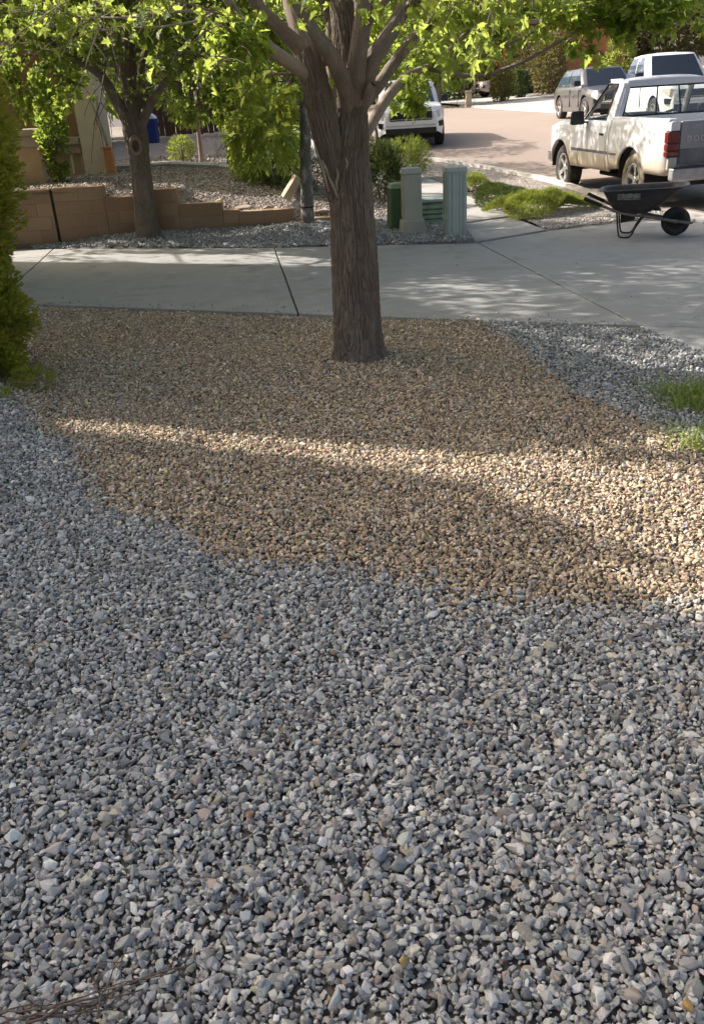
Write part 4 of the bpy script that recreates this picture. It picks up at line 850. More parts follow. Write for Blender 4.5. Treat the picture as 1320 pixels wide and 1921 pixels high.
tubes, lv = [], []; r2 = np.random.default_rng(5)
for e in E2+[np.array(W)]:
    d = e[-1, :3]-e[-3, :3]; d /= np.linalg.norm(d); d[2] += .3
    grow(e[-1, :3], d, 1.7, e[-1, 3]*.8, 0, tubes, lv, .12, r2, 3, 2, .85, (4, 6), .4, .035)
    for k in range(3): grow(e[-1-k % 2, :3], rand_dir(1, r2)[0]*np.array([1, 1, .35])+np.array([0, 0, .25]), 1.5, e[-1, 3]*.5, 1, tubes, lv, .05, r2, 3, 2, .85, (4, 6), .5, .035)
for bx, by in ((40, 100), (80, 120), (120, 140), (0, 140), (70, 180), (110, 110), (150, 110), (25, 190), (340, 140), (390, 150), (420, 180), (300, 170), (20, 120), (60, 150), (110, 170), (150, 150), (90, 90), (30, 60), (180, 90), (330, 170), (370, 195), (310, 130), (400, 160), (420, 110), (380, 60), (200, 40), (120, 30), (5, 170), (290, 60), (450, 40), (60, 20)):
    p = at(bx, by-12, yl+r2.uniform(-1.2, 1.0)); grow(p+np.array([0, 0, .1]), rand_dir(1, r2)[0]*np.array([1, 1, .2]), .9, .008, 2, tubes, lv, -.1, r2, 3, 2, .9, (5, 8), .8, .022)
Q, E = blob_points(58000, (-3.1, 12.5, 5.4), (4.7, 3.5, 2.0), r2, .1, 2.4, .31, 5.); Q, E = unshade(Q, E, r2)  # extra leaf mass added above the frame to dapple the drive
leaves('crown', Q, E-np.array([0, 0, .3]), r2.uniform(.08, .13, len(Q)), (OVAL, OVAL_F), M['leaf_b'], T2, np.array([0, 0, 1.])+r2.normal(0, .6, (len(Q), 3)), None, r2, kind='stuff')
P = np.vstack([a for a, b in lv]); D = np.vstack([b for a, b in lv])
if len(P) > 30000: k = r2.random(len(P)) < 30000/len(P); P, D = P[k], D[k]
qq = P-np.array([0, 0, CAM_H]); c = qq@_f; ux = 660+FPX*(qq@_R)/c; uy = 960.5-FPX*(qq@_U)/c
k = ~((uy > 185) & (ux > 140) & (ux < 330)) & ~((uy > 118) & (ux > 150) & (ux < 315) & (r2.random(len(P)) < .85)) & ~((uy > 95) & (ux > 190) & (ux < 280) & (r2.random(len(P)) < .5)) & ~((uy > 225) & (ux < 420)) & ~((ux > 460) & (uy > 60)); P, D = P[k], D[k]
P, D = unshade(P, D, r2)
leaves('crown', P, D, r2.uniform(.06, .105, len(P)), (MAPLE, MAPLE_F), M['leaf_b'], T2, np.array([0, 0, 1.])+r2.normal(0, .6, (len(P), 3)), None, r2, kind='stuff')
tubes = [q for q in tubes if q[1][0] > .0045]
tubes_mesh('twigs', tubes, M['bark_left'], T2, kind='stuff')

r5 = np.random.default_rng(15)
ts = OP+np.array([.927, -.375])*.35+np.array([.375, .927])*(-.62)
TS = empty('side_tree', (ts[0], ts[1], 0), label='bushy tree against the side wing of the two storey house', cat='tree')  # added out of frame to fray the lower edge of the sunlit band
P, D = blob_points(12000, (ts[0], ts[1], 4.2), (.80, .80, 4.2), r5, .1, 2., .28, 3.); P, D = unshade(P, D, r5, ((BAND, 0.),), .05); leaves('crown', P, D, r5.uniform(.07, .13, len(P)), (MAPLE, MAPLE_F), M['leaf_b'], TS, None, None, r5, kind='stuff')
mb = MB(); mb.tube([(0, 0, -.1), (.05, 0, 3.5), (0, .05, 3.9)], [.08, .05, .02], 12); mb.build('trunk', M['bark_left'], TS, smooth=True)

# ---- thin mottled trunk with its bright leafy crown behind the fork
yt = 13.95
T3 = empty('slender_tree', (at(577, 432, yt)[0], yt, .12), label='slender tree with mottled grey trunk left of the large trunk', cat='tree')
W = pix_path([(579, 445, yt, 36), (577, 428, yt, 27), (576, 380, yt, 25), (574, 320, yt, 24), (573, 270, yt, 22), (572, 225, yt, 21), (568, 170, yt+.1, 17), (560, 90, yt+.2, 14), (555, -10, yt+.2, 10)])
limb('trunk', W, M['bark_grey'], T3, step=.014, seg=80, depth=.008, fh=20, fv=6)
mb = MB(); mb.lathe([(.098, -.012), (.104, -.012), (.104, .012), (.098, .012)], 24, 'z', closed=True); o = mb.build('tie_band', M['black'], T3); o.location = np.array(at(576, 388, yt))-np.array(T3.location)
tubes, lv = [], []; r3 = np.random.default_rng(9)
for (bx, by, n) in ((540, 120, 3), (500, 130, 4), (470, 170, 4), (520, 180, 4), (490, 210, 4), (450, 140, 3), (530, 230, 3), (480, 250, 3), (430, 210, 2), (560, 60, 3), (460, 90, 3), (510, 265, 2), (440, 255, 2), (620, 60, 2), (690, 60, 2), (500, 40, 3)):
    Yk = yt+r3.uniform(-.9, .5); p = at(bx, by, Yk); s = at(570, max(40, by-60), yt); C = catmull([s, (s+p)/2+np.array([0, 0, .15]), p], 8); tubes.append((C, np.linspace(.012, .005, 8)))
    for k in range(n): grow(p, rand_dir(1, r3)[0]*np.array([1, 1, .4])+np.array([-.1, -.1, -.1]), .62, .006, 2, tubes, lv, -.05, r3, 3, 2, .9, (5, 8), 1.0, .02)
P = np.vstack([a for a, b in lv]); D = np.vstack([b for a, b in lv]); D[:, 2] -= .5
up = at(560, 0, yt); Q, E = blob_points(2600, (up[0], yt+.2, 4.6), (1.8, 1.7, 1.7), r3, .3, k=4.)
P, D = np.vstack([P, Q]), np.vstack([D, E]); P, D = unshade(P, D, r3); qq = P-np.array([0, 0, CAM_H]); cc_ = qq@_f; ux = 660+FPX*(qq@_R)/cc_; uy = 960.5-FPX*(qq@_U)/cc_
k = ~((uy > 305+20*r3.random(len(P))) | ((ux < 430) & (uy > 240))); P, D = P[k], D[k]; Q = P[:0]
leaves('crown', P, D, r3.uniform(.07, .125, len(P)+len(Q)), (OVAL*np.array([1, .8, 1]), OVAL_F), M['leaf'], T3, np.array([0, 0, 1.])+r3.normal(0, .6, (len(P)+len(Q), 3)), None, r3, kind='stuff')
tubes_mesh('twigs', tubes, M['bark_grey'], T3, kind='stuff')

def added_tree(x, y, cc, rad, n, label, seed, cut):  # trees added for the shade their crowns cast
    TY = empty('yard_tree', (x, y, .5), label=label, cat='tree'); r8 = np.random.default_rng(seed); P, D = blob_points(n, cc, rad, r8, .1, 2.2, cut, 8.+seed)
    P, D = unshade(P, D, r8, ((YARD, .42), (STREAK, .02)))
    leaves('crown', P, D-np.array([0, 0, .3]), r8.uniform(.08, .14, len(P)), (OVAL, OVAL_F), M['leaf_b'], TY, np.array([0, 0, 1.])+r8.normal(0, .6, (len(P), 3)), None, r8, kind='stuff')
    mb = MB(); h = cc[2]-.5; mb.tube([(0, 0, -.2), (.03, 0, h*.5), ((cc[0]-x)*.5, 0, h*.9), (cc[0]-x, cc[1]-y, h+rad[2]*.5)], [.13, .11, .07, .02], 12)
    for a in range(6): mb.tube(catmull([(0, 0, h*.6), ((cc[0]-x)*.5+.5*math.cos(a), .5*math.sin(a), h*.8), (cc[0]-x+rad[0]*.7*math.cos(a), cc[1]-y+rad[1]*.7*math.sin(a), h)], 8), np.linspace(.05, .012, 8), 8)
    mb.build('trunk', M['bark_left'], TY, smooth=True)
added_tree(.12, 18.6, (.3, 18.3, 4.9), (2.0, 1.9, 1.2), 6500, 'leafy tree directly behind the trunk of the large shade tree', 18, .40)
added_tree(-7.1, 15.5, (-6.7, 14.9, 4.5), (2.3, 1.6, 1.9), 4600, 'leafy tree beside the half wall, outside the left edge', 20, .30)
added_tree(-2.1, 27.6, (-1.8, 27.4, 4.4), (2.1, 2.2, 1.3), 5200, 'leafy tree near the far end of the raised yard', 21, .36)
added_tree(-1.0, 22.6, (-1.3, 22.6, 3.7), (1.7, 1.6, 1.2), 4200, 'leafy tree farther back behind the slender mottled trunk', 19, .40)

# ---- generic leafy things
def bush(name, c, rad, n, size, m, label, cat='shrub', tpl=(SPRIG, SPRIG_F), shell=.45, seed=1, cut=.36, lump=2.2, stems=6, upb=.5, prune=True, **k):
    r = np.random.default_rng(seed); t = empty(name, (c[0], c[1], c[2]-rad[2]), label=label, cat=cat, **k)
    P, D = blob_points(n, c, rad, r, shell, lump, cut, seed*1.7)
    D = D+rand_dir(len(D), r)*.6+np.array([0, 0, upb])
    g = P[:, 2] > c[2]-rad[2]*.98
    if c[1] < 23 and prune: P, D = unshade(P[g], D[g], r, ((YARD, .42),), .05 if prune is True else .45); g = np.ones(len(P), bool)
    P, D = P[g], D[g]
    leaves('foliage', P, D, r.uniform(size*.65, size*1.35, len(P)), tpl, m, t, None, None, r, kind='stuff')
    mb = MB()
    for j in range(stems):
        a = r.uniform(0, 6.28); e = np.array([math.cos(a)*rad[0]*.55, math.sin(a)*rad[1]*.55, rad[2]*r.uniform(.9, 1.5)])
        mb.tube(catmull([(0, 0, -.1), e*np.array([.35, .35, .55]), e], 7), np.linspace(max(.012, rad[0]*.03), .005, 7), 7)
    mb.build('stem', M['bark_limb'], t, smooth=True); return t
# the hedge tree on the left edge
r4 = np.random.default_rng(77)
HC = empty('evergreen', (-2.95, 6.86, .0), label='tall yellow-green evergreen with lacy sprays on the left edge', cat='shrub')
Ps, Ds = [], []
for k in range(330):
    z = r4.uniform(.05, 2.6); a = r4.uniform(0, 6.28); rr = (.50+.06*math.sin(z*5)+.05*math.sin(a*3+z*4))*np.interp(z, [0, .25, .7, 1.4, 2.0, 2.75], [.62, .70, .80, .95, 1.14, 1.12])*r4.uniform(.6, 1.04)
    p = np.array([-2.95+math.cos(a)*rr, 6.86+math.sin(a)*rr, z]); out = np.array([math.cos(a), math.sin(a), .15])
    m_ = 200; o = r4.normal(0, 1, (m_, 3)); o /= np.linalg.norm(o, axis=1)[:, None]
    q = p+o*np.array([.13, .13, .11])*(r4.random((m_, 1))**.4)
    Ps.append(q); Ds.append(out*.8+o*.9+np.array([0, 0, .35]))
P, D = np.vstack(Ps), np.vstack(Ds); k = P[:, 2] > .02; P, D = P[k], D[k]
leaves('foliage', P, D, r4.uniform(.022, .05, len(P)), (OVAL*np.array([1, 1.25, 1.6]), OVAL_F), M['hedge'], HC, None, None, r4, kind='stuff')
mb = MB()
for j in range(14):
    a = r4.uniform(0, 6.28); h = r4.uniform(.6, 2.3); mb.tube(catmull([(0, 0, -.1), (math.cos(a)*.1, math.sin(a)*.1, h*.55), (math.cos(a)*.5, math.sin(a)*.5, h)], 8), np.linspace(.03, .006, 8), 8)
mb.tube([(0, 0, -.1), (.02, 0, 1.4), (0, 0, 2.6)], [.06, .045, .01], 10); mb.build('stem', M['bark_limb'], HC, smooth=True)
# low sprout at its foot
def tuft(name, c, n, h, rad, m, label, cat, seed, lean=.5, w=.006, parent=None):
    r = np.random.default_rng(seed); t = empty(name, c, label=label, cat=cat); V, F = [], []
    for k in range(n):
        a = r.uniform(0, 6.28); b = np.array([math.cos(a), math.sin(a), 0])*rad*math.sqrt(r.random()); d = np.array([r.normal(0, lean), r.normal(0, lean), 1.]); L = h*r.uniform(.5, 1.1); s = np.array([-math.sin(a), math.cos(a), 0])*w*r.uniform(.6, 1.2)
        i = len(V); p1 = b+d*L*.5; p2 = b+d*L*np.array([1.5, 1.5, .8]); V += [b-s, b+s, p1-s*.8, p1+s*.8, p2]; F += [(i, i+1, i+3, i+2), (i+2, i+3, i+4)]
    me = mesh_np('blade', V, F); a = me.attributes.new('tint', 'FLOAT', 'POINT'); a.data.foreach_set('value', np.repeat(r.random(n), 5).astype(np.float32))
    link('blades', me, m, t, kind='stuff'); return t
P, D = blob_points(420, (-2.42, 6.45, .08), (.16, .14, .12), r4, .2, k=2.)
t = empty('groundcover_sprout', (-2.42, 6.45, 0), label='low green sprout at the foot of the evergreen', cat='plant'); leaves('foliage', P, D+np.array([0, 0, .4]), r4.uniform(.03, .055, len(P)), (SPRIG, SPRIG_F), M['hedge'], t, None, None, r4, kind='stuff')
q = at(18, 765, 6.1)
tuft('weed', (at(20, 770, 6.0)[0], 6.0, .12), 26, .12, .05, M['grass'], 'small green weed in the grey gravel by the left edge', 'weed', 3)
q = at_z(1292, 748, .03); tuft('grass_tuft', (q[0], q[1], .0), 300, .17, .22, M['grass'], 'bright green grass tuft at the right edge, farther of two', 'grass', 5, .9, .005)
q = at_z(1305, 822, .03); tuft('grass_tuft', (q[0], q[1], .0), 170, .12, .2, M['grass'], 'thin green grass tuft at the right edge, nearer the sunlit gravel', 'grass', 6, .9, .004)
# climbing shrub at the neighbour's half wall
q = at(95, 320, 16.2)
T5 = bush('climbing_shrub', (at(97, 250, 16.15)[0], 16.15, 1.75), (.24, .2, 1.0), 2600, .075, M['leaf_b'], 'narrow dark climbing shrub against the half wall of the stucco house', 'shrub', seed=3, shell=.1, cut=.2, tpl=(OVAL, OVAL_F))
# yard plants
p = at(341, 290, 20); bush('yard_shrub', (at(341, 280, 20)[0], 20, yard_z(-4, 20)+.24), (.30, .28, .28), 900, .07, M['juniper'], 'small round green shrub in the middle of the raised yard', seed=4, shell=.1, cut=.2)
ys_ = 19.2; t = empty('sapling', (at(378, 305, ys_)[0], ys_, float(yard_z(-3, ys_))), label='young sapling with pale pinkish trunk in the raised yard', cat='tree')
limb('trunk', pix_path([(379, 309, ys_, 11), (377, 285, ys_, 9), (373, 250, ys_, 8), (370, 215, ys_, 7), (366, 170, ys_, 5)]), mat('bark_pink', (.40, .27, .215), .9, [(9, (.2, .15, .13), .55, .7)]), t, step=.03, seg=20, depth=.002)
c = at(368, 190, ys_); P, D = blob_points(2200, (c[0], ys_, c[2]+.3), (.85, .8, .75), np.random.default_rng(8), .1, cut=.3); P, D = unshade(P, D, RNG); leaves('crown', P, D-np.array([0, 0, .4]), RNG.uniform(.07, .13, len(P)), (OVAL, OVAL_F), M['leaf_b'], t, kind='stuff')
c = at(500, 270, 17.0); bush('leafy_shrub', (c[0], 17.0, 1.35), (.78, .7, 1.05), 5200, .11, M['leaf_b'], 'big leafy green shrub behind the slender mottled trunk', prune=2, seed=6, shell=.15, cut=.22, tpl=(OVAL, OVAL_F), upb=-.1)
c = at(545, 300, 16.4); bush('dark_juniper', (c[0], 16.6, .78), (.62, .5, .42), 3600, .10, M['juniper_d'], 'very dark spreading juniper under the leafy shrub', prune=2, seed=7, shell=.1, cut=.25, tpl=(NEEDLE, NEEDLE_F))
c = at(712, 290, 16.3); bush('spreading_juniper', (c[0]+.02, 16.3, .62), (.40, .5, .62), 5200, .10, M['juniper_d'], 'dark green spreading juniper just right of the large trunk', seed=8, shell=.1, cut=.25, tpl=(NEEDLE, NEEDLE_F))
c = at(752, 262, 20.0); bush('hedge_shrub', (c[0], 20.0, .62), (.62, .45, .42), 4200, .10, M['juniper'], 'yellow-green topped shrub in front of the white car', seed=10, shell=.2, cut=.25, tpl=(NEEDLE, NEEDLE_F))
# low junipers on the verge
def low_juniper(c, rad, n, m, label, seed):
    r = np.random.default_rng(seed); t = empty('low_juniper', (c[0], c[1], c[2]), label=label, cat='shrub', group='low junipers by the kerb')
    a = r.uniform(0, 6.28, n); q = np.sqrt(r.random(n))*(.8+.25*np.sin(a*3+seed)); x = np.cos(a)*q*rad[0]; y = np.sin(a)*q*rad[1]
    h = rad[2]*np.clip(1-q**2.2, .05, 1)*(.72+.5*vnoise(np.stack([x*5, y*5, np.zeros(n)+seed], 1))); z = h*(1-.55*r.random(n)**2)
    P = np.stack([x, y, z], 1)+np.array(c); D = np.stack([np.cos(a)*.7, np.sin(a)*.7, np.full(n, .8)], 1)+rand_dir(n, r)*.55
    leaves('foliage', P, D, r.uniform(.04, .085, n), (NEEDLE, NEEDLE_F), m, t, None, None, r, kind='stuff')
    mb = MB()
    for j in range(9):
        b = j*.7; mb.tube(catmull([(0, 0, -.02), (math.cos(b)*rad[0]*.4, math.sin(b)*rad[1]*.4, rad[2]*.35), (math.cos(b)*rad[0]*.75, math.sin(b)*rad[1]*.75, rad[2]*.3)], 6), np.linspace(.02, .006, 6), 6)
    mb.build('stem', M['bark_limb'], t, smooth=True)
c = at(1005, 395, 14.6); low_juniper((3.30, 14.50, .05), (1.0, .80, .32), 17000, M['juniper'], 'wide bright green low juniper left of the wheelbarrow', 1)
low_juniper((2.98, 16.1, .05), (.62, .85, .31), 8500, M['juniper_d'], 'darker low juniper mound behind the bright one', 2)
low_juniper((2.72, 17.9, .07), (.48, .8, .32), 3600, M['juniper'], 'small light green juniper tuft beside the tall green pedestal', 3)
# ---- plants beyond the street
def far_tree(name, c, rad, n, size, m, label, seed, trunk=.12, base=None, cut=.38, **k):
    r = np.random.default_rng(seed); z0 = float(far_z(c[0], c[1])) if base is None else base
    t = empty(name, (c[0], c[1], z0), label=label, cat='tree', **k)
    P, D = blob_points(n, c, rad, r, .25, 1.9, cut, seed*2.1); leaves('crown', P, D+rand_dir(len(P), r)*.6, r.uniform(size*.6, size*1.4, len(P)), (OVAL, OVAL_F), m, t, np.array([0, 0, 1.])+r.normal(0, .7, (len(P), 3)), None, r, kind='stuff')
    mb = MB(); mb.tube(catmull([(0, 0, -.2), (.1, 0, (c[2]-z0)*.5), (0, .1, c[2]-z0), (.1, 0, c[2]-z0+rad[2]*.6)], 9), np.linspace(trunk, .03, 9), 10)
    for j in range(7):
        a = j*.9+seed; mb.tube(catmull([(0, 0, (c[2]-z0)*.65), (math.cos(a)*rad[0]*.4, math.sin(a)*rad[1]*.4, c[2]-z0), (math.cos(a)*rad[0]*.75, math.sin(a)*rad[1]*.75, c[2]-z0+rad[2]*.35)], 7), np.linspace(trunk*.5, .015, 7), 8)
    mb.build('trunk', M['bark_limb'], t, smooth=True); return t
c = at(822, 140, 50); far_tree('roadside_tree', (c[0], 50.5, 4.5), (2.7, 2.4, 2.5), 6500, .27, M['leaf_b'], 'dark leafy tree overhanging the white car', 11, .16)
c = at(955, 100, 62); far_tree('dense_tree', (c[0], 64, 5.2), (4.2, 3.5, 3.4), 4600, .42, M['leaf_b'], 'rounded dark tree in the middle distance behind the stone post', 12, .2)
c = at(760, 90, 60); far_tree('dense_tree', (c[0], 62, 4.6), (3.6, 3.2, 3.8), 4200, .40, M['leaf_b'], 'dark green tree seen through the fork of the large tree', 13, .2)
c = at(1120, 40, 78); far_tree('dense_tree', (c[0], 84, 6.8), (5.5, 4, 4.4), 4600, .5, M['shrub_o'], 'olive tree behind the orange house', 14, .2)
c = at(1270, 50, 60); far_tree('dense_tree', (c[0], 62, 5.0), (4.2, 3.5, 2.8), 4200, .4, M['shrub_o'], 'olive tree mass above the white pick-up in the far right', 15, .2)
c = at(1180, 110, 46); far_tree('dense_tree', (c[0]-.2, 47, 2.5), (.8, .8, 1.3), 1400, .2, M['juniper'], 'small pale green tree between the orange wall and far pick-up', 16, .06)
c = at(560, 120, 55); far_tree('dense_tree', (c[0], 56, 4.2), (5.0, 3, 3.6), 4600, .42, M['leaf_b'], 'dark tree behind the slender trunk and the leafy shrub', 17, .2)
c = at(330, 120, 48); far_tree('dense_tree', (c[0], 47, 4.0), (4.6, 3, 3.2), 4600, .40, M['leaf_b'], 'dark tree rising behind the brown board fence', 18, .2)
c = at(40, 110, 30); far_tree('dense_tree', (c[0]-1, 36, 5.0), (4.6, 3, 3.0), 3600, .40, M['leaf_b'], 'dark tree above the roof of the stucco house', 19, .2)
c = at(690, 60, 45); far_tree('dense_tree', (3.0, 75, 7.0), (9, 4, 6), 5200, .6, M['shrub_o'], 'wide olive tree closing the end of the street', 20, .25)
c = at(940, 165, 47)
def fbush(px, py, Y, rad, n, size, m, label, seed, **k):
    p = at(px, py, Y); z = float(far_z(p[0], Y))+.1; return bush('street_shrub', (p[0], Y, z+rad[2]*.9), rad, n, size, m, label, seed=seed, shell=.15, cut=.22, tpl=(OVAL, OVAL_F), group='shrubs beyond the street', **k)
fbush(942, 170, 50, (.70, .65, .85), 2200, .14, M['shrub_y'], 'squat yellow-green shrub beside the stone post', 21)
fbush(972, 168, 53, (.6, .6, .8), 1600, .14, M['juniper_d'], 'dark shrub just right of the yellow-green one', 22)
fbush(990, 120, 58, (1.7, 1.2, 1.9), 3200, .22, M['shrub_o'], 'tall olive-brown shrub left of the grey car', 23)
fbush(1030, 130, 54, (1.2, 1.2, 1.7), 2600, .2, M['shrub_o'], 'dry brownish shrub right behind the grey car', 24)
fbush(905, 120, 64, (2.2, 1.4, 2.0), 2600, .26, M['shrub_y'], 'yellowish bush above the half hidden rose car', 25)
fbush(865, 180, 60, (1.0, 1.0, 1.3), 2000, .2, M['leaf_b'], 'dark bush left of the half hidden rose car', 26)
#@@CARS
# ------------------------------------------------------------------ vehicles
def wheel(parent, x, y, r, w, side, rimm, tyrem, seed=0):
    mb = MB(); mb.lathe([(.02, -w*.30), (r*.52, -w*.30), (r*.52, w*.02), (.02, w*.02)], 24, 'y', closed=True)
    hub = mb.build('wheel', M['under'], parent, smooth=False); hub.location = (x, y, r)
    mb = MB(); q = w/2
    mb.lathe([(r*.60, q*.80), (r*.66, q*.98), (r*.80, q*1.03), (r*.93, q*.92), (r*.985, q*.72), (r, q*.45), (r*.985, q*.40), (r*.985, q*.34), (r, q*.30), (r, -q*.30), (r*.985, -q*.34), (r*.985, -q*.40), (r, -q*.45), (r*.985, -q*.72), (r*.93, -q*.92), (r*.8, -q*1.03), (r*.66, -q*.98), (r*.6, -q*.8)], 40, 'y', closed=True)
    ty = mb.build('tyre', tyrem, hub, smooth=True)
    mb = MB(); s = side
    mb.lathe([(r*.61, s*q*.78), (r*.63, s*q*.9), (r*.585, s*q*.92), (r*.55, s*q*.72), (r*.54, s*q*.2), (r*.61, s*q*.2)], 36, 'y', closed=True)
    mb.lathe([(.001, s*q*.70), (r*.10, s*q*.72), (r*.14, s*q*.62), (r*.15, s*q*.3), (.001, s*q*.3)], 20, 'y')
    for k in range(5):
        a = k*2*math.pi/5+seed; c, d = math.cos(a), math.sin(a)
        V = []
        for rr, hw, yy in ((r*.10, r*.085, .66), (r*.34, r*.075, .62), (r*.57, r*.105, .78)):
            for t, z in ((-1, yy), (1, yy), (1, yy-.3), (-1, yy-.3)): V.append((rr*c-t*hw*d, s*q*z, rr*d+t*hw*c))
        F = []
        for i in range(2):
            for j in range(4): F.append((i*4+j, i*4+(j+1) % 4, i*4+4+(j+1) % 4, i*4+4+j))
        mb.add(V, F)
    mb.build('rim', rimm, hub, smooth=False); return hub
def quadpanel(A, B, C, D, u0, u1, v0, v1, off, nu=6, nv=4, bow=.0):
    A, B, C, D = map(np.array, (A, B, C, D)); n = np.cross(B-A, D-A); n /= np.linalg.norm(n)
    return [[((A*(1-u)+B*u)*(1-v)+(D*(1-u)+C*u)*v)+n*(off+bow*(1-(2*u-1)**2)) for u in np.linspace(u0, u1, nu)] for v in np.linspace(v0, v1, nv)]
def car(name, loc, rz, L, W, H, paint, label, cat, group, belt=1.0, hood=.98, nose=.82, wb=2.75, xr=None, wr=.36, g=None, sill=.30, bed=None, dark_lower=False, face='suv'):
    t = empty(name, loc, rz, label=label, cat=cat, group=group); hw = W/2
    x0, x1 = -L/2, L/2; fx = x1-.92; rx = fx-wb; R = wr*1.17
    gb_f, gt_f, gt_r, gb_r = g
    xs = set(np.linspace(x0, x1, 34).tolist())
    for c in (fx, rx):
        for a in np.linspace(0, math.pi, 13): xs.add(c+R*math.cos(a))
        xs.add(c+R+.002); xs.add(c-R-.002)
    xs = sorted(xs)
    top = lambda x: np.interp(x, [x0, x0+.08, gb_f-.1, gb_f+.05, x1-.35, x1-.08, x1], [belt-.16, belt, belt, hood+.02, hood-.07, nose+.04, nose-.12])
    hwf = lambda x: hw*np.interp(x, [x0, x0+.12, x0+.5, x1-.7, x1-.22, x1], [.86, .95, 1, 1, .93, .74])
    def zb(x):
        z = sill+.10*max(0, (x-(x1-.3))/.3)+.12*max(0, (x0+.3-x)/.3)
        for c in (fx, rx):
            if abs(x-c) < R: z = max(z, wr+math.sqrt(R*R-(x-c)**2))
        return z
    fs = [0, .08, .3, .55, .78, .92, 1.]
    rows = []
    for x in xs:
        b, tp, h = zb(x), top(x), hwf(x); row = []
        for f in fs:
            z = b+(tp-b)*f; k = (z-sill)/(tp-sill); yy = h*(.955+.045*math.sin(min(1, k*1.35)*math.pi/2)-.075*max(0, k-.62)/.38*max(0, k-.62)/.38*1.2)
            row.append((x, yy, z))
        cr = .045 if x > gb_f else .02
        row += [(x, h*.80, tp+cr*.5), (x, h*.42, tp+cr*.9), (x, 0, tp+cr)]
        full = row+[(p[0], -p[1], p[2]) for p in row[-2::-1]]; rows.append(full)
    mb = MB(); mb.grid(rows); n = len(rows[0]); mb.F.append(list(range(n))); mb.F.append(list(range(mb.n-n, mb.n))[::-1])
    o = mb.build('body', paint, t, smooth=True); q = o.modifiers.new('edge', 'EDGE_SPLIT'); q.split_angle = math.radians(42)
    mb = MB(); mb.box((x0+.25, -hw*.80, sill-.06), (x1-.25, hw*.80, belt-.12)); mb.build('underbody', M['under'], t)
    # cabin
    hb_, ht = hw*.90, hw*.72; zt = H-.05
    Bc = [(gb_f, hb_*.93, belt+.01), (gb_r, hb_*.95, belt+.01)]; Tc = [(gt_f, ht*.95, zt), (gt_r, ht*.93, zt-.03)]
    prof = np.linspace(0, 1, 6); rows = []
    def ring(v):
        xf, xr_ = gb_f*(1-v)+gt_f*v, gb_r*(1-v)+gt_r*v; y = hb_*(1-v)+ht*v+.03*math.sin(v*math.pi); z = belt-.01+(zt-belt)*v
        pts = [(xf, 0), (xf-.03, y*.6), (xf-.10, y*.90), (xf-.20, y), (xf*.6+xr_*.4, y*1.01), (xf*.25+xr_*.75, y), (xr_+.10, y*.97), (xr_+.02, y*.86), (xr_, 0)]
        pts = pts+[(a, -b) for a, b in pts[-2:0:-1]]; return [(a, b, z-(.03*v if a < 0 else 0)) for a, b in pts]
    for v in prof: rows.append(ring(v)+[ring(v)[0]])
    c = np.array(rows[-1]); for_top = [[(p[0]*(1-k)+((gt_f+gt_r)/2)*k, p[1]*(1-k), p[2]+.05*math.sin(k*math.pi/2)) for p in rows[-1]] for k in (.08, .3, .7, 1.)]
    mb = MB(); mb.grid(rows+for_top); o = mb.build('cabin', paint, t, smooth=True); q = o.modifiers.new('edge', 'EDGE_SPLIT'); q.split_angle = math.radians(50)
    def P(v, x_, y_): return None
    for s in (1, -1):
        A = (gb_f-.20, s*(hb_+.004), belt+.02); B = (gb_r+.10, s*(hb_*.975+.004), belt+.02); C = (gt_r+.12, s*(ht*.985+.004), zt-.04); D = (gt_f-.18, s*(ht+.004), zt-.02)
        if s < 0: pass
        for u0, u1 in (((.03, .46), (.50, .94)) if bed is None or bed > 1 else ((.05, .9),)):
            G = quadpanel(A, B, C, D, u0, u1, .06, .93, .028*(1 if s < 0 else -1)*-1*(-1), bow=.0)
            G = [[(p[0], p[1]+0*s, p[2]) for p in r_] for r_ in G]
            for r_ in range(len(G)):
                for c_ in range(len(G[0])):
                    v = .06+(.87)*r_/(len(G)-1); p = G[r_][c_]; y = hb_*(1-v)+ht*v+.03*math.sin(v*math.pi); G[r_][c_] = (p[0], s*(y*1.01+.006), p[2])
            mb = MB(); mb.grid(G); mb.build('side_window', M['glass_sky'], t, solid=.004)
    for nm, xb, xt_, sg in (('windscreen', gb_f, gt_f, 1), ('rear_window', gb_r, gt_r, -1)):
        G = []
        for v in np.linspace(.05, .94, 6):
            x = xb*(1-v)+xt_*v; y = (hb_*(1-v)+ht*v)*.86; G.append([(x-sg*.035*(abs(k)**1.6)+sg*.014-(.0), k*y, belt-.01+(zt-belt)*v-(.03*v if x < 0 else 0)) for k in np.linspace(-1, 1, 9)])
        mb = MB(); mb.grid(G); mb.build(nm, M['glass'], t, solid=.004)
    for s in (1, -1):
        mb = MB(); mb.box((gb_f-.38, s*(hw*.97), belt+.03), (gb_f-.20, s*(hw*.97+.20), belt+.20), .02); mb.build('side_mirror', M['blackgloss'], t, bevel=.03)
        mb = MB(); mb.box((rx+R+.12, s*(hw-.012), belt*.74), (rx+R+.32, s*(hw+.016), belt*.74+.03)); mb.box((rx+R+1.1, s*(hw-.012), belt*.74), (rx+R+1.3, s*(hw+.016), belt*.74+.03)); mb.build('door_handle', paint, t, bevel=.008)
        for x, r_ in ((fx, 0), (rx, .4)): wheel(t, x, s*(hw-.13), wr, .24, s, M['alloy'], M['tyre'], r_)
        mb = MB(); mb.box((rx+R+.02, s*(hw*.965), sill-.04), (fx-R-.02, s*(hw*.99), sill+.12)); mb.build('sill', M['blackgloss'] if dark_lower else paint, t, bevel=.01)
        for x in (rx+R+.75, gb_f-.30):
            mb = MB(); mb.box((x-.006, s*(hw-.02), sill+.1), (x+.006, s*(hw+.003), belt-.06)); mb.build('door_gap', M['joint'], t)
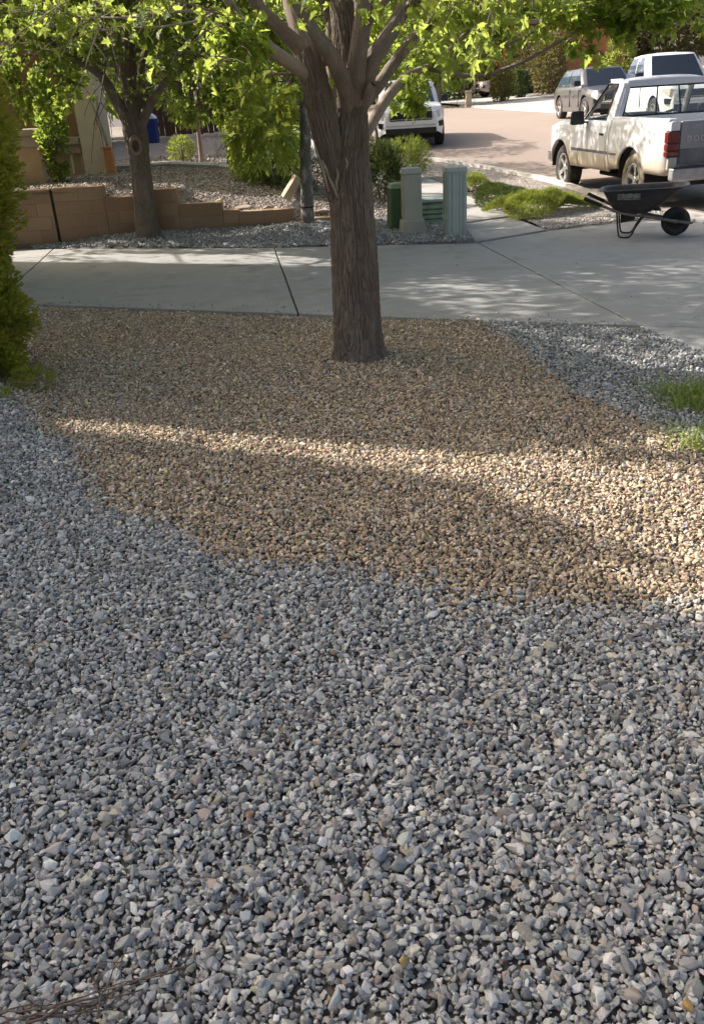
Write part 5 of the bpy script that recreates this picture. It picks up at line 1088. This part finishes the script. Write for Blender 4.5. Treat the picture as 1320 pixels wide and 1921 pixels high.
    # face
    xf = x1
    def facebox(y0, y1, z0, z1, d0, d1, nm, mm, bev=.012):
        mb = MB(); mb.box((xf-d0, y0, z0), (xf+d1, y1, z1)); return mb.build(nm, mm, t, bevel=bev)
    facebox(-hw*.60, hw*.60, nose-.28, nose-.06, .3, .012, 'grille', M['blackgloss'])
    for k in range(3): facebox(-hw*.58, hw*.58, nose-.25+k*.065, nose-.235+k*.065, .2, .022, 'grille_bar', M['chrome'] if k == 0 else M['blackgloss'], .004)
    facebox(-hw*.72, hw*.72, sill+.05, sill+.20, .3, .014, 'lower_intake', M['blackgloss']); facebox(-hw*.70, hw*.70, sill+.25, sill+.275, .2, .02, 'bumper_trim', M['chrome'], .006)
    for s in (1, -1):
        mb = MB(); V = [(xf-.03, s*hw*.60, nose-.24), (xf-.12, s*hw*.83, nose-.22), (xf-.38, s*hw*.955, nose-.10), (xf-.36, s*hw*.93, nose+.0), (xf-.14, s*hw*.80, nose-.02), (xf-.05, s*hw*.60, nose-.08)]
        mb.add([(p[0]+.05, p[1]+s*.015, p[2]) for p in V]+[(p[0]-.08, p[1]-s*.05, p[2]) for p in V], [(0, 1, 4, 5), (1, 2, 3, 4), (6, 7, 1, 0), (7, 8, 2, 1), (8, 9, 3, 2), (9, 10, 4, 3), (10, 11, 5, 4), (11, 6, 0, 5)]); mb.build('headlight', M['amber'], t, bevel=.01)
        mb = MB(); V = [(xf-.10, s*hw*.70, sill+.20), (xf-.22, s*hw*.90, sill+.22), (xf-.22, s*hw*.92, sill+.36), (xf-.10, s*hw*.74, sill+.34)]; mb.add([(p[0]+.07, p[1]+s*.02, p[2]) for p in V]+[(p[0]-.05, p[1], p[2]) for p in V], [(0, 1, 2, 3), (4, 5, 1, 0), (5, 6, 2, 1), (6, 7, 3, 2), (7, 4, 0, 3)]); mb.build('fog_lamp', M['blackgloss'], t, bevel=.006)
        mb = MB(); mb.box((x0-.015, s*hw*.62-.12, belt-.34), (x0+.25, s*hw*.62+.2, belt-.12)); mb.build('tail_light', M['red'], t, bevel=.02)
    mb = MB(); mb.box((x0-.02, -hw*.8, sill+.08), (x0+.2, hw*.8, sill+.28)); mb.build('rear_bumper', M['blackgloss'], t, bevel=.03)
    if bed:
        mb = MB(); mb.box((x0+.10, -hw*.80, belt-.02), (gb_r-.12, hw*.80, belt+.024)); mb.build('bed_floor', M['under'], t)
        for s in (1, -1): mb = MB(); mb.box((x0+.02, s*hw*.93-.07, belt-.05), (gb_r-.02, s*hw*.93+.05, belt+.07)); mb.build('bed_rail', paint, t, bevel=.025)
        mb = MB(); mb.box((x0+.0, -hw*.9, belt-.05), (x0+.10, hw*.9, belt+.068)); mb.build('tailgate', paint, t, bevel=.025)
    return t
VG = 'vehicles parked along the far street'
t = car('parked_car', (2.34, 25.45+2.35, float(gz(26.5))), -math.pi/2-.04, 4.75, 1.92, 1.74, M['white'], 'white car with black grille facing the camera behind the shrubs', 'car', VG, belt=1.08, hood=1.06, nose=.96, g=(1.15, .55, -2.0, -2.28), dark_lower=True)
t.rotation_euler.x = .0
t = car('parked_car', (9.15, 31.9, float(gz(32.5))+.03), -math.pi/2+.06, 4.45, 1.84, 1.62, M['silver'], 'grey hatchback parked at the far kerb left of the white pick-ups', 'car', VG, belt=1.0, hood=.97, nose=.84, g=(1.05, .35, -1.55, -2.12), wb=2.65)
q = at(1255, 118, 27.2)
t = car('pickup_truck', (q[0]+.55, 29.2, float(gz(28))), -math.pi/2+.02, 5.9, 2.02, 2.0, M['white'], 'white crew cab pick-up parked farther off behind the near pick-up', 'truck', VG, belt=1.27, hood=1.24, nose=1.05, wb=3.6, wr=.4, g=(1.25, .62, -.72, -.92), sill=.42, bed=2)
q = at(905, 180, 58)
t = car('parked_car', (q[0]+1.75, 58.5, float(far_z(10, 58))+.1), math.pi+.25, 4.5, 1.8, 1.5, M['tanpaint'], 'rose tan car half hidden by the yellow-green shrub', 'car', VG, belt=.95, hood=.92, nose=.8, g=(.9, .2, -1.3, -1.9), wb=2.6)

# ---- near pick-up
HD = math.atan2(2.95, -.35)
PK = empty('pickup_truck', (5.93, 15.08, .0), HD, label='dusty white single cab pick-up with its tailgate towards the camera', cat='truck'); PK.scale = (1.03, 1.03, 1.03)
WB, RW = 3.05, .40
def arch(x, c, R, sill):
    return max(sill, RW+math.sqrt(max(0, R*R-(x-c)**2))) if abs(x-c) < R else sill
def side(name, x0, x1, sill, topf, s, c=None, R=.50, rows=9, ex=None, m=None, **k):
    xs = set(np.linspace(x0, x1, max(4, int((x1-x0)/.07))).tolist())
    if c is not None:
        for a in np.linspace(0.02, math.pi-.02, 21):
            v = c+R*math.cos(a)
            if x0 < v < x1: xs.add(v)
    xs = sorted(xs); G = []
    for x in xs:
        b = arch(x, c, R, sill) if c is not None else sill; tp = topf(x); col = []
        for f in np.linspace(0, 1, rows):
            z = b+(tp-b)*f; y = 1.0-.05*max(0, (z-.98)/.32)**2-.07*max(0, (.80-z)/.4)**2
            if c is not None: d = math.hypot(x-c, z-RW); y += .028*math.exp(-((d-R)/.07)**2)
            if ex: y += ex(x, z)
            col.append((x, s*y, z))
        G.append(col)
    mb = MB(); mb.grid(G)
    o = mb.build(name, m or M['dusty'], PK, smooth=True, **k); q = o.modifiers.new('solid', 'SOLIDIFY'); q.thickness = .035; q.offset = 0; return o
for s in (1, -1):
    side('bed_side', -1.12, .865, .54, lambda x: 1.30-.015*(x < -1.05), s, 0., ex=lambda x, z: -.10*max(0, (-1.0-x)/.12)**2)
    d = side('door', .985, 2.225, .47, lambda x: 1.245, s)
    mb = MB(); mb.box((1.10, s*1.0-.01, 1.02), (1.26, s*1.0+.028, 1.055)); mb.build('door_handle', M['blackgloss'], d, bevel=.008)
    mb = MB(); mb.lathe([(.001, 0), (.014, 0), (.014, s*.012), (.001, s*.012)], 12, 'y', (1.16, s*1.0, .96)); mb.build('key_lock', M['blackgloss'], d)
    side('cab_corner', .88, .975, .47, lambda x: 1.26, s)
    side('fender', 2.235, 3.86, .47, lambda x: np.interp(x, [2.2, 2.6, 3.5, 3.86], [1.235, 1.20, 1.13, 1.02]), s, WB, ex=lambda x, z: -.22*max(0, (x-3.5)/.36)**2-.05*math.exp(-((x-2.32)/.16)**2)*(z > .8))
    mb = MB(); mb.box((.9, s*1.005-.004, .735), (2.52, s*1.005+.014, .785)); mb.build('side_moulding', M['gate_dark'], PK, bevel=.006)
    mb = MB(); mb.box((.52, s*1.005-.004, .735), (.86, s*1.005+.012, .775)); mb.build('side_moulding', M['gate_dark'], PK, bevel=.006)
    # fender top and hood edge
    G = []
    for x in np.linspace(2.24, 3.84, 16):
        zt = np.interp(x, [2.2, 2.6, 3.5, 3.86], [1.235, 1.20, 1.13, 1.02]); y0 = 1.0-.05*max(0, (zt-.98)/.32)**2-.22*max(0, (x-3.5)/.36)**2-.05*math.exp(-((x-2.32)/.16)**2)
        zh = np.interp(x, [2.24, 3.6, 3.85], [1.27, 1.19, 1.08]); G.append([(x, s*(y0*(1-k)+.70*k), zt+(zh-zt)*k+.035*math.sin(k*math.pi)-.03*math.exp(-((k-.7)/.12)**2)) for k in np.linspace(0, 1, 8)])
    mb = MB(); mb.grid(G); mb.build('fender_top', M['dusty'], PK, smooth=True, solid=.02)
    # pillars: hexahedra between the belt and the roof
    def pillar(b, tq, name, mm=M['dusty']):
        mb = MB(); V = [(x, s*y, 1.235) for x, y in b]+[(x, s*y, z) for x, y, z in tq]; mb.add(V, [(0, 1, 2, 3), (4, 5, 6, 7), (0, 1, 5, 4), (1, 2, 6, 5), (2, 3, 7, 6), (3, 0, 4, 7)]); return mb.build(name, mm, PK, bevel=.012)
    pillar([(.885, .965), (1.16, .965), (1.16, .90), (.885, .86)], [(.99, .765, 1.80), (1.15, .775, 1.80), (1.15, .70, 1.82), (.99, .66, 1.82)], 'door_pillar')
    pillar([(2.12, .955), (2.235, .94), (2.20, .88), (2.10, .90)], [(1.56, .765, 1.805), (1.64, .74, 1.805), (1.62, .69, 1.82), (1.55, .70, 1.82)], 'windscreen_pillar')
    # window frame, black rubber
    Q = [(1.17, .962, 1.25), (2.10, .952, 1.25), (1.57, .775, 1.79), (1.17, .782, 1.79)]
    mb = MB(); mb.tube([(a, s*b, c) for a, b, c in Q+[Q[0]]], .016, 6); mb.build('window_seal', M['blackgloss'], PK)
    mb = MB(); V = [(1.92, .957, 1.25), (2.09, .953, 1.25), (1.9, .885, 1.44)]; mb.add([(a, s*b, c) for a, b, c in V], [(0, 1, 2)]); mb.build('vent_window', M['glass_clear'], PK)
    mb = MB(); mb.box((1.86, s*.98, 1.20), (1.93, s*1.10, 1.23)); mb.build('mirror_arm', M['blackgloss'], PK)
    mb = MB(); mb.box((1.82, s*1.06, 1.18), (1.94, s*1.30, 1.40), .012); mb.build('side_mirror', M['blackgloss'], PK, bevel=.025)
    wheel(PK, 0, s*.83, RW, .27, s, M['alloy'], M['tyre_dusty'], .3); wheel(PK, WB, s*.83, RW, .27, s, M['alloy'], M['tyre'], .7)
    # wheel wells
    for c in (0, WB):
        mb = MB(); a = np.linspace(0, math.pi, 14); mb.grid([[(c+.49*math.cos(k), s*y, RW+.49*math.sin(k)) for k in a] for y in (.55, .985)]); mb.build('wheel_well', M['under'], PK, smooth=True)
    # tail light with its dark surround, corner post
    mb = MB(); mb.box((-1.135, s*.80, .60), (-1.06, s*.955, 1.285)); mb.build('corner_post', M['dusty'], PK, bevel=.035)
    tl = MB(); tl.box((-1.148, s*.805, .79), (-1.02, s*.985, 1.15)); tlo = tl.build('tail_light', M['blackgloss'], PK, bevel=.012)
    for z0, z1 in ((.985, 1.135), (.885, .975), (.805, .875)):
        mb = MB(); mb.box((-1.160, s*.822, z0), (-1.04, s*.997, z1)); mb.build('lens', M['red'], tlo, bevel=.012)
# bed
mb = MB(); mb.box((-1.10, -.93, .72), (.86, .93, .76)); mb.build('bed_floor', M['under'], PK)
mb = MB(); mb.box((.82, -.955, .74), (.868, .955, 1.29)); mb.build('bed_front', M['white'], PK, bevel=.01)
for s in (1, -1):
    mb = MB(); mb.box((-1.10, s*.85, 1.278), (.86, s*.972, 1.312)); mb.build('bed_rail', M['white'], PK, bevel=.014)
    mb = MB(); mb.box((-1.08, s*.865, .76), (.82, s*.885, 1.277)); mb.build('bed_inner', M['white'], PK)
tg = MB(); tg.box((-1.135, -.795, .66), (-1.075, .795, 1.275)); tgo = tg.build('tailgate', M['gate'], PK, bevel=.022, label='grey shaded tailgate with pale letters and a dark lower band')
mb = MB(); mb.box((-1.142, -.785, .69), (-1.12, .785, .90)); mb.build('lower_band', M['gate_dark'], tgo, bevel=.006)
mb = MB(); mb.box((-1.150, -.16, 1.15), (-1.13, .16, 1.23)); mb.build('latch_handle', M['blackgloss'], tgo, bevel=.01)
cu = bpy.data.curves.new('letters', 'FONT'); cu.body = 'DODGE'; cu.size = .105; cu.extrude = .004; cu.space_character = 1.5; cu.align_x = 'LEFT'; cu.align_y = 'CENTER'
tmp = bpy.data.objects.new('letters', cu); COL.objects.link(tmp); dg = bpy.context.evaluated_depsgraph_get(); me = bpy.data.meshes.new_from_object(tmp.evaluated_get(dg)); bpy.data.objects.remove(tmp); me.materials.clear()
o = link('lettering', me, M['decal'], tgo); o.location = (-1.141, .70, 1.03); o.rotation_euler = (math.pi/2, 0, -math.pi/2)
mb = MB(); mb.box((-1.33, -.96, .47), (-1.17, .96, .66)); rb = mb.build('rear_bumper', M['bumper'], PK, bevel=.035)
mb = MB(); mb.box((-1.34, -.42, .50), (-1.20, .42, .60)); mb.build('step_plate', M['under'], rb, bevel=.01)
mb = MB(); mb.box((-1.335, -.96, .655), (-1.16, .96, .668)); mb.build('step_pad', M['blackgloss'], rb, bevel=.004)
# cab
mb = MB(); G = []
for x in np.linspace(.97, 1.66, 9):
    k = (x-.97)/.69; zc = 1.885-.05*(2*k-1)**4-.035*max(0, k-.7)/.3; G.append([(x, .775*w, zc-.075*abs(w)**3.2) for w in np.linspace(-1, 1, 15)])
mb.grid(G); mb.build('roof', M['dusty'], PK, smooth=True, solid=.05)
mb = MB(); mb.box((.872, -.96, .50), (.905, .96, 1.262)); mb.build('cab_back', M['white'], PK, bevel=.01)
mb = MB(); V = []
A, B, C, D = (.885, .80, 1.30), (.885, -.80, 1.30), (.985, -.665, 1.735), (.985, .665, 1.735)
G = quadpanel(A, B, C, D, .0, 1.0, 0, 1, 0, 2, 2)
fr = MB(); fr.tube([A, B, C, D, A], .022, 6); fo = fr.build('rear_window_frame', M['blackgloss'], PK)
mb = MB(); mb.add([(.89, .90, 1.262), (.89, -.90, 1.262), A2 := (.887, -.82, 1.295), (.887, .82, 1.295)], [(0, 1, 2, 3)]); mb.add([(.985, .70, 1.735), (.985, -.70, 1.735), (1.0, -.70, 1.83), (1.0, .70, 1.83)], [(0, 1, 2, 3)])
for s in (1, -1): mb.add([(.887, s*.80, 1.29), (.887, s*.90, 1.26), (.995, s*.72, 1.80), (.986, s*.665, 1.74)], [(0, 1, 2, 3)])
mb.build('rear_header', M['dusty'], PK, solid=.02)
for u0, u1 in ((0.01, .36), (.365, .635), (.64, .99)):
    mb = MB(); mb.grid(quadpanel(A, B, C, D, u0, u1, .02, .98, .003, 2, 2)); mb.build('rear_window', M['glass_clear'], PK)
for u in (.362, .637):
    mb = MB(); mb.grid(quadpanel(A, B, C, D, u-.008, u+.008, 0, 1, .008, 2, 2)); mb.build('window_bar', M['blackgloss'], PK, solid=.01)
mb = MB(); mb.grid([[((2.21-.63*v), w*(.86-.16*v), 1.27+.535*v) for w in np.linspace(-1, 1, 7)] for v in (0, .5, 1)]); mb.build('windscreen', M['glass_clear'], PK)
mb = MB(); mb.box((1.95, -.86, .85), (2.24, .86, 1.26)); mb.build('dashboard', M['interior'], PK, bevel=.03)
mb = MB(); mb.box((1.0, -.80, .70), (1.55, .80, .88)); mb.prism([(1.0, .85), (1.16, .85), (1.10, 1.28), (.98, 1.28)], -.80, .80); mb.build('bench_seat', M['seat'], PK, bevel=.04)
mb = MB(); a = np.linspace(0, 2*np.pi, 25); mb.tube([(1.80+.08*math.sin(k), .40+.19*math.cos(k), 1.17+.17*math.sin(k)) for k in a], .013, 6); mb.build('steering_wheel', M['interior'], PK)
mb = MB(); mb.box((.9, -.95, .5), (2.22, .95, .68)); mb.box((.86, -.84, .52), (2.24, .84, 1.0-.2)); mb.build('cab_floor', M['interior'], PK)
mb = MB(); mb.box((-1.05, -.55, .38), (3.7, .55, .56)); mb.tube([(-.6, .55, .42), (.4, .62, .36), (2.0, .62, .36)], .04, 8); mb.tube([(0, -.72, .385), (0, .72, .385)], .06, 10); mb.tube([(WB, -.72, .385), (WB, .72, .385)], .05, 10); mb.build('chassis', M['under'], PK)
mb = MB(); G = []
for x in np.linspace(2.25, 3.83, 14):
    zh = np.interp(x, [2.24, 3.6, 3.85], [1.27, 1.19, 1.08]); G.append([(x, w*.70, zh+.05*(1-abs(w)**2.5)) for w in np.linspace(-1, 1, 11)])
mb.grid(G); mb.build('bonnet', M['white'], PK, smooth=True, solid=.02)
mb = MB(); mb.box((3.80, -.52, .70), (3.92, .52, 1.10)); mb.build('grille', M['blackgloss'], PK, bevel=.03)
for s in (1, -1): mb = MB(); mb.box((3.66, s*.54, .80), (3.84, s*.80, 1.04)); mb.build('headlight', M['amber'], PK, bevel=.03)
mb = MB(); mb.box((3.78, -.93, .46), (4.0, .93, .68)); mb.build('front_bumper', M['chrome'], PK, bevel=.05)

# ---- wheelbarrow
WBW = empty('wheelbarrow', (3.95, 11.90, .02), -.36, label='dark steel wheelbarrow with wooden rails standing behind the pick-up', cat='wheelbarrow'); WBW.scale = (.94, .94, .94)
def rr(xa, xb, hy, z, n=8, rad=.12, zs=0.):
    P = []
    for cx, cy, a0 in ((xb-rad, hy-rad, 0), (xa+rad, hy-rad, math.pi/2), (xa+rad, -hy+rad, math.pi), (xb-rad, -hy+rad, 1.5*math.pi)):
        for k in range(n): a = a0+k*math.pi/2/(n-1); x = cx+rad*math.cos(a); P.append((x, cy+rad*math.sin(a), z+zs*(x-.1)))
    return P+[P[0]]
secs = [rr(-.16, .24, .17, .335, rad=.08), rr(-.20, .27, .20, .345, rad=.10), rr(-.25, .36, .235, .42, rad=.12), rr(-.31, .50, .27, .52, rad=.14, zs=.01), rr(-.37, .66, .305, .635, rad=.15, zs=.03), rr(-.385, .70, .32, .66, rad=.16, zs=.035)]
mb = MB(); mb.grid(secs); mb.F.append(list(range(len(secs[0])-1))); tr_ = mb.build('tray', M['tray'], WBW, smooth=True, solid=.006)
lip = [rr(-.385, .70, .32, .66, rad=.16, zs=.035), rr(-.43, .755, .355, .668, rad=.17, zs=.037), rr(-.435, .76, .36, .655, rad=.17, zs=.037)]
mb = MB(); mb.grid(lip); mb.build('rim', M['tray_in'], tr_, smooth=True, solid=.005)
mb = MB(); mb.grid([[(x, -.2895-.035*k+.0*(x), .50+.085*k) for x in np.linspace(-.17, .13, 6)] for k in (0, .33, .66, 1)]); lb = mb.build('worn_label', M['worn'], tr_, solid=.002); lb.location = (0, .012, .02)
for s in (1, -1):
    mb = MB(); Q = catmull([(-.62, s*.28, .55), (-.40, s*.25, .455), (-.1, s*.19, .335), (.3, s*.13, .265), (.62, s*.085, .205), (.80, s*.05, .175)], 18); mb.tube(Q, .021, 8); mb.build('rail', M['handle_wood'], WBW, bevel=0, smooth=True)
    mb = MB(); mb.tube(Q[:4]+np.array([0, 0, .001]), .026, 10); mb.build('grip', M['black'], WBW, smooth=True)
    mb = MB(); mb.tube(catmull([(-.17, s*.21, .35), (-.15, s*.215, .2), (-.125, s*.22, .05), (-.09, s*.22, .012), (.0, s*.22, .012), (.045, s*.22, .04), (.10, s*.20, .15), (.19, s*.17, .285)], 26), .0125, 8); mb.build('leg', M['blackgloss'], WBW, smooth=True)
    mb = MB(); mb.box((.55, s*.085-.012, .19), (.69, s*.085+.012, .225)); mb.build('axle_bracket', M['tray_in'], WBW, bevel=.004)
mb = MB(); mb.prism([(-.14, .33), (.10, .31), (.06, .20), (-.12, .16)], .10, .108); mb.build('leg_brace', M['tray'], WBW)
mb = MB(); mb.tube([(.80, -.05, .175), (.84, 0, .17), (.80, .05, .175)], .018, 8); mb.build('nose_guard', M['handle_wood'], WBW, smooth=True)
w = MB(); w.lathe([(.001, -.05), (.03, -.05), (.03, .05), (.001, .05)], 14, 'y'); wo = w.build('wheel', M['tray_in'], WBW); wo.location = (.62, 0, .195)
mb = MB(); mb.lathe([(.10, .03), (.115, .043), (.15, .052), (.178, .043), (.192, .022), (.195, 0), (.192, -.022), (.178, -.043), (.15, -.052), (.115, -.043), (.10, -.03)], 32, 'y', closed=True); mb.build('tyre', M['tyre'], wo, smooth=True)
mb = MB(); mb.lathe([(.028, .02), (.06, .008), (.095, .03), (.11, .036), (.11, -.036), (.095, -.03), (.06, -.008), (.028, -.02)], 24, 'y', closed=True); mb.build('rim', M['interior'], wo, smooth=True)

# ---- dry twigs at the bottom left corner, small litter
r6 = np.random.default_rng(4)
t = empty('dry_twigs', (-.62, 1.62, .06), label='bundle of dry brown twigs lying across the gravel at the bottom left', cat='twigs')
def ongr(px, py, z): d = _f + _R*(px-660)/FPX - _U*(py-960.5)/FPX; return np.array([0, 0, CAM_H])+d*((z-CAM_H)/d[2])
for (a, b, c, n) in (((20, 1918), (180, 1880), (330, 1815), 4), ((60, 1912), (210, 1862), (318, 1838), 3), ((190, 1900), (222, 1845), (235, 1815), 2), ((-20, 1905), (90, 1895), (190, 1888), 4), ((300, 1830), (345, 1790), (372, 1740), 2), ((355, 1650), (385, 1640), (402, 1668), 2)):
    for k in range(n):
        o = r6.normal(0, 15, (3, 2)); P = np.array([ongr(p[0]+o[i, 0], p[1]+o[i, 1], .09+.02*r6.random()) for i, p in enumerate((a, b, c))]); w = r6.uniform(.0015, .0035)
        Q = catmull(P-np.array(t.location), 10)+r6.normal(0, .0035, (10, 3)); e = int(r6.integers(6, 11)); mb = MB(); mb.tube(Q[:e], np.linspace(w, w*.4, 10)[:e]*r6.uniform(.7, 1.3, e), 6); f_ = int(r6.integers(2, e-1)); mb.tube([Q[f_], Q[f_]+r6.normal(0, .012, 3)+[0, 0, .006], Q[f_]+r6.normal(0, .03, 3)+[0, 0, .008]], [w*.6, w*.45, w*.25], 5); mb.build('twig', M['wood_dry'], t, smooth=True)
# fallen leaves and bits of bark on the beds: uncountable litter
n = 420; x = r6.uniform(-2.5, 2.4, n); y = r6.uniform(2.2, 8.2, n); k = (y < 8.1-.418*x); x, y = x[k], y[k]
xd = r6.uniform(-3.5, 4.5, 46); yd = r6.uniform(8.5, 12., 46)-.40*xd; x = np.concatenate([x, xd]); y = np.concatenate([y, yd])
leaves('leaf_litter', np.stack([x, y, np.where(y > 8.3-.418*x, .026, moundz(x, y)+.03)], 1), np.concatenate([r6.normal(0, 1, (len(x), 2)), r6.normal(0, .15, (len(x), 1))], 1), r6.uniform(.015, .04, len(x)), (OVAL, OVAL_F), mat('litter', (.20, .13, .075), .9, tint=(.34, .25, .15)), None, np.array([0, 0, 1.])+r6.normal(0, .3, (len(x), 3)), None, r6, kind='stuff', label='dry leaf crumbs scattered over the gravel beds')
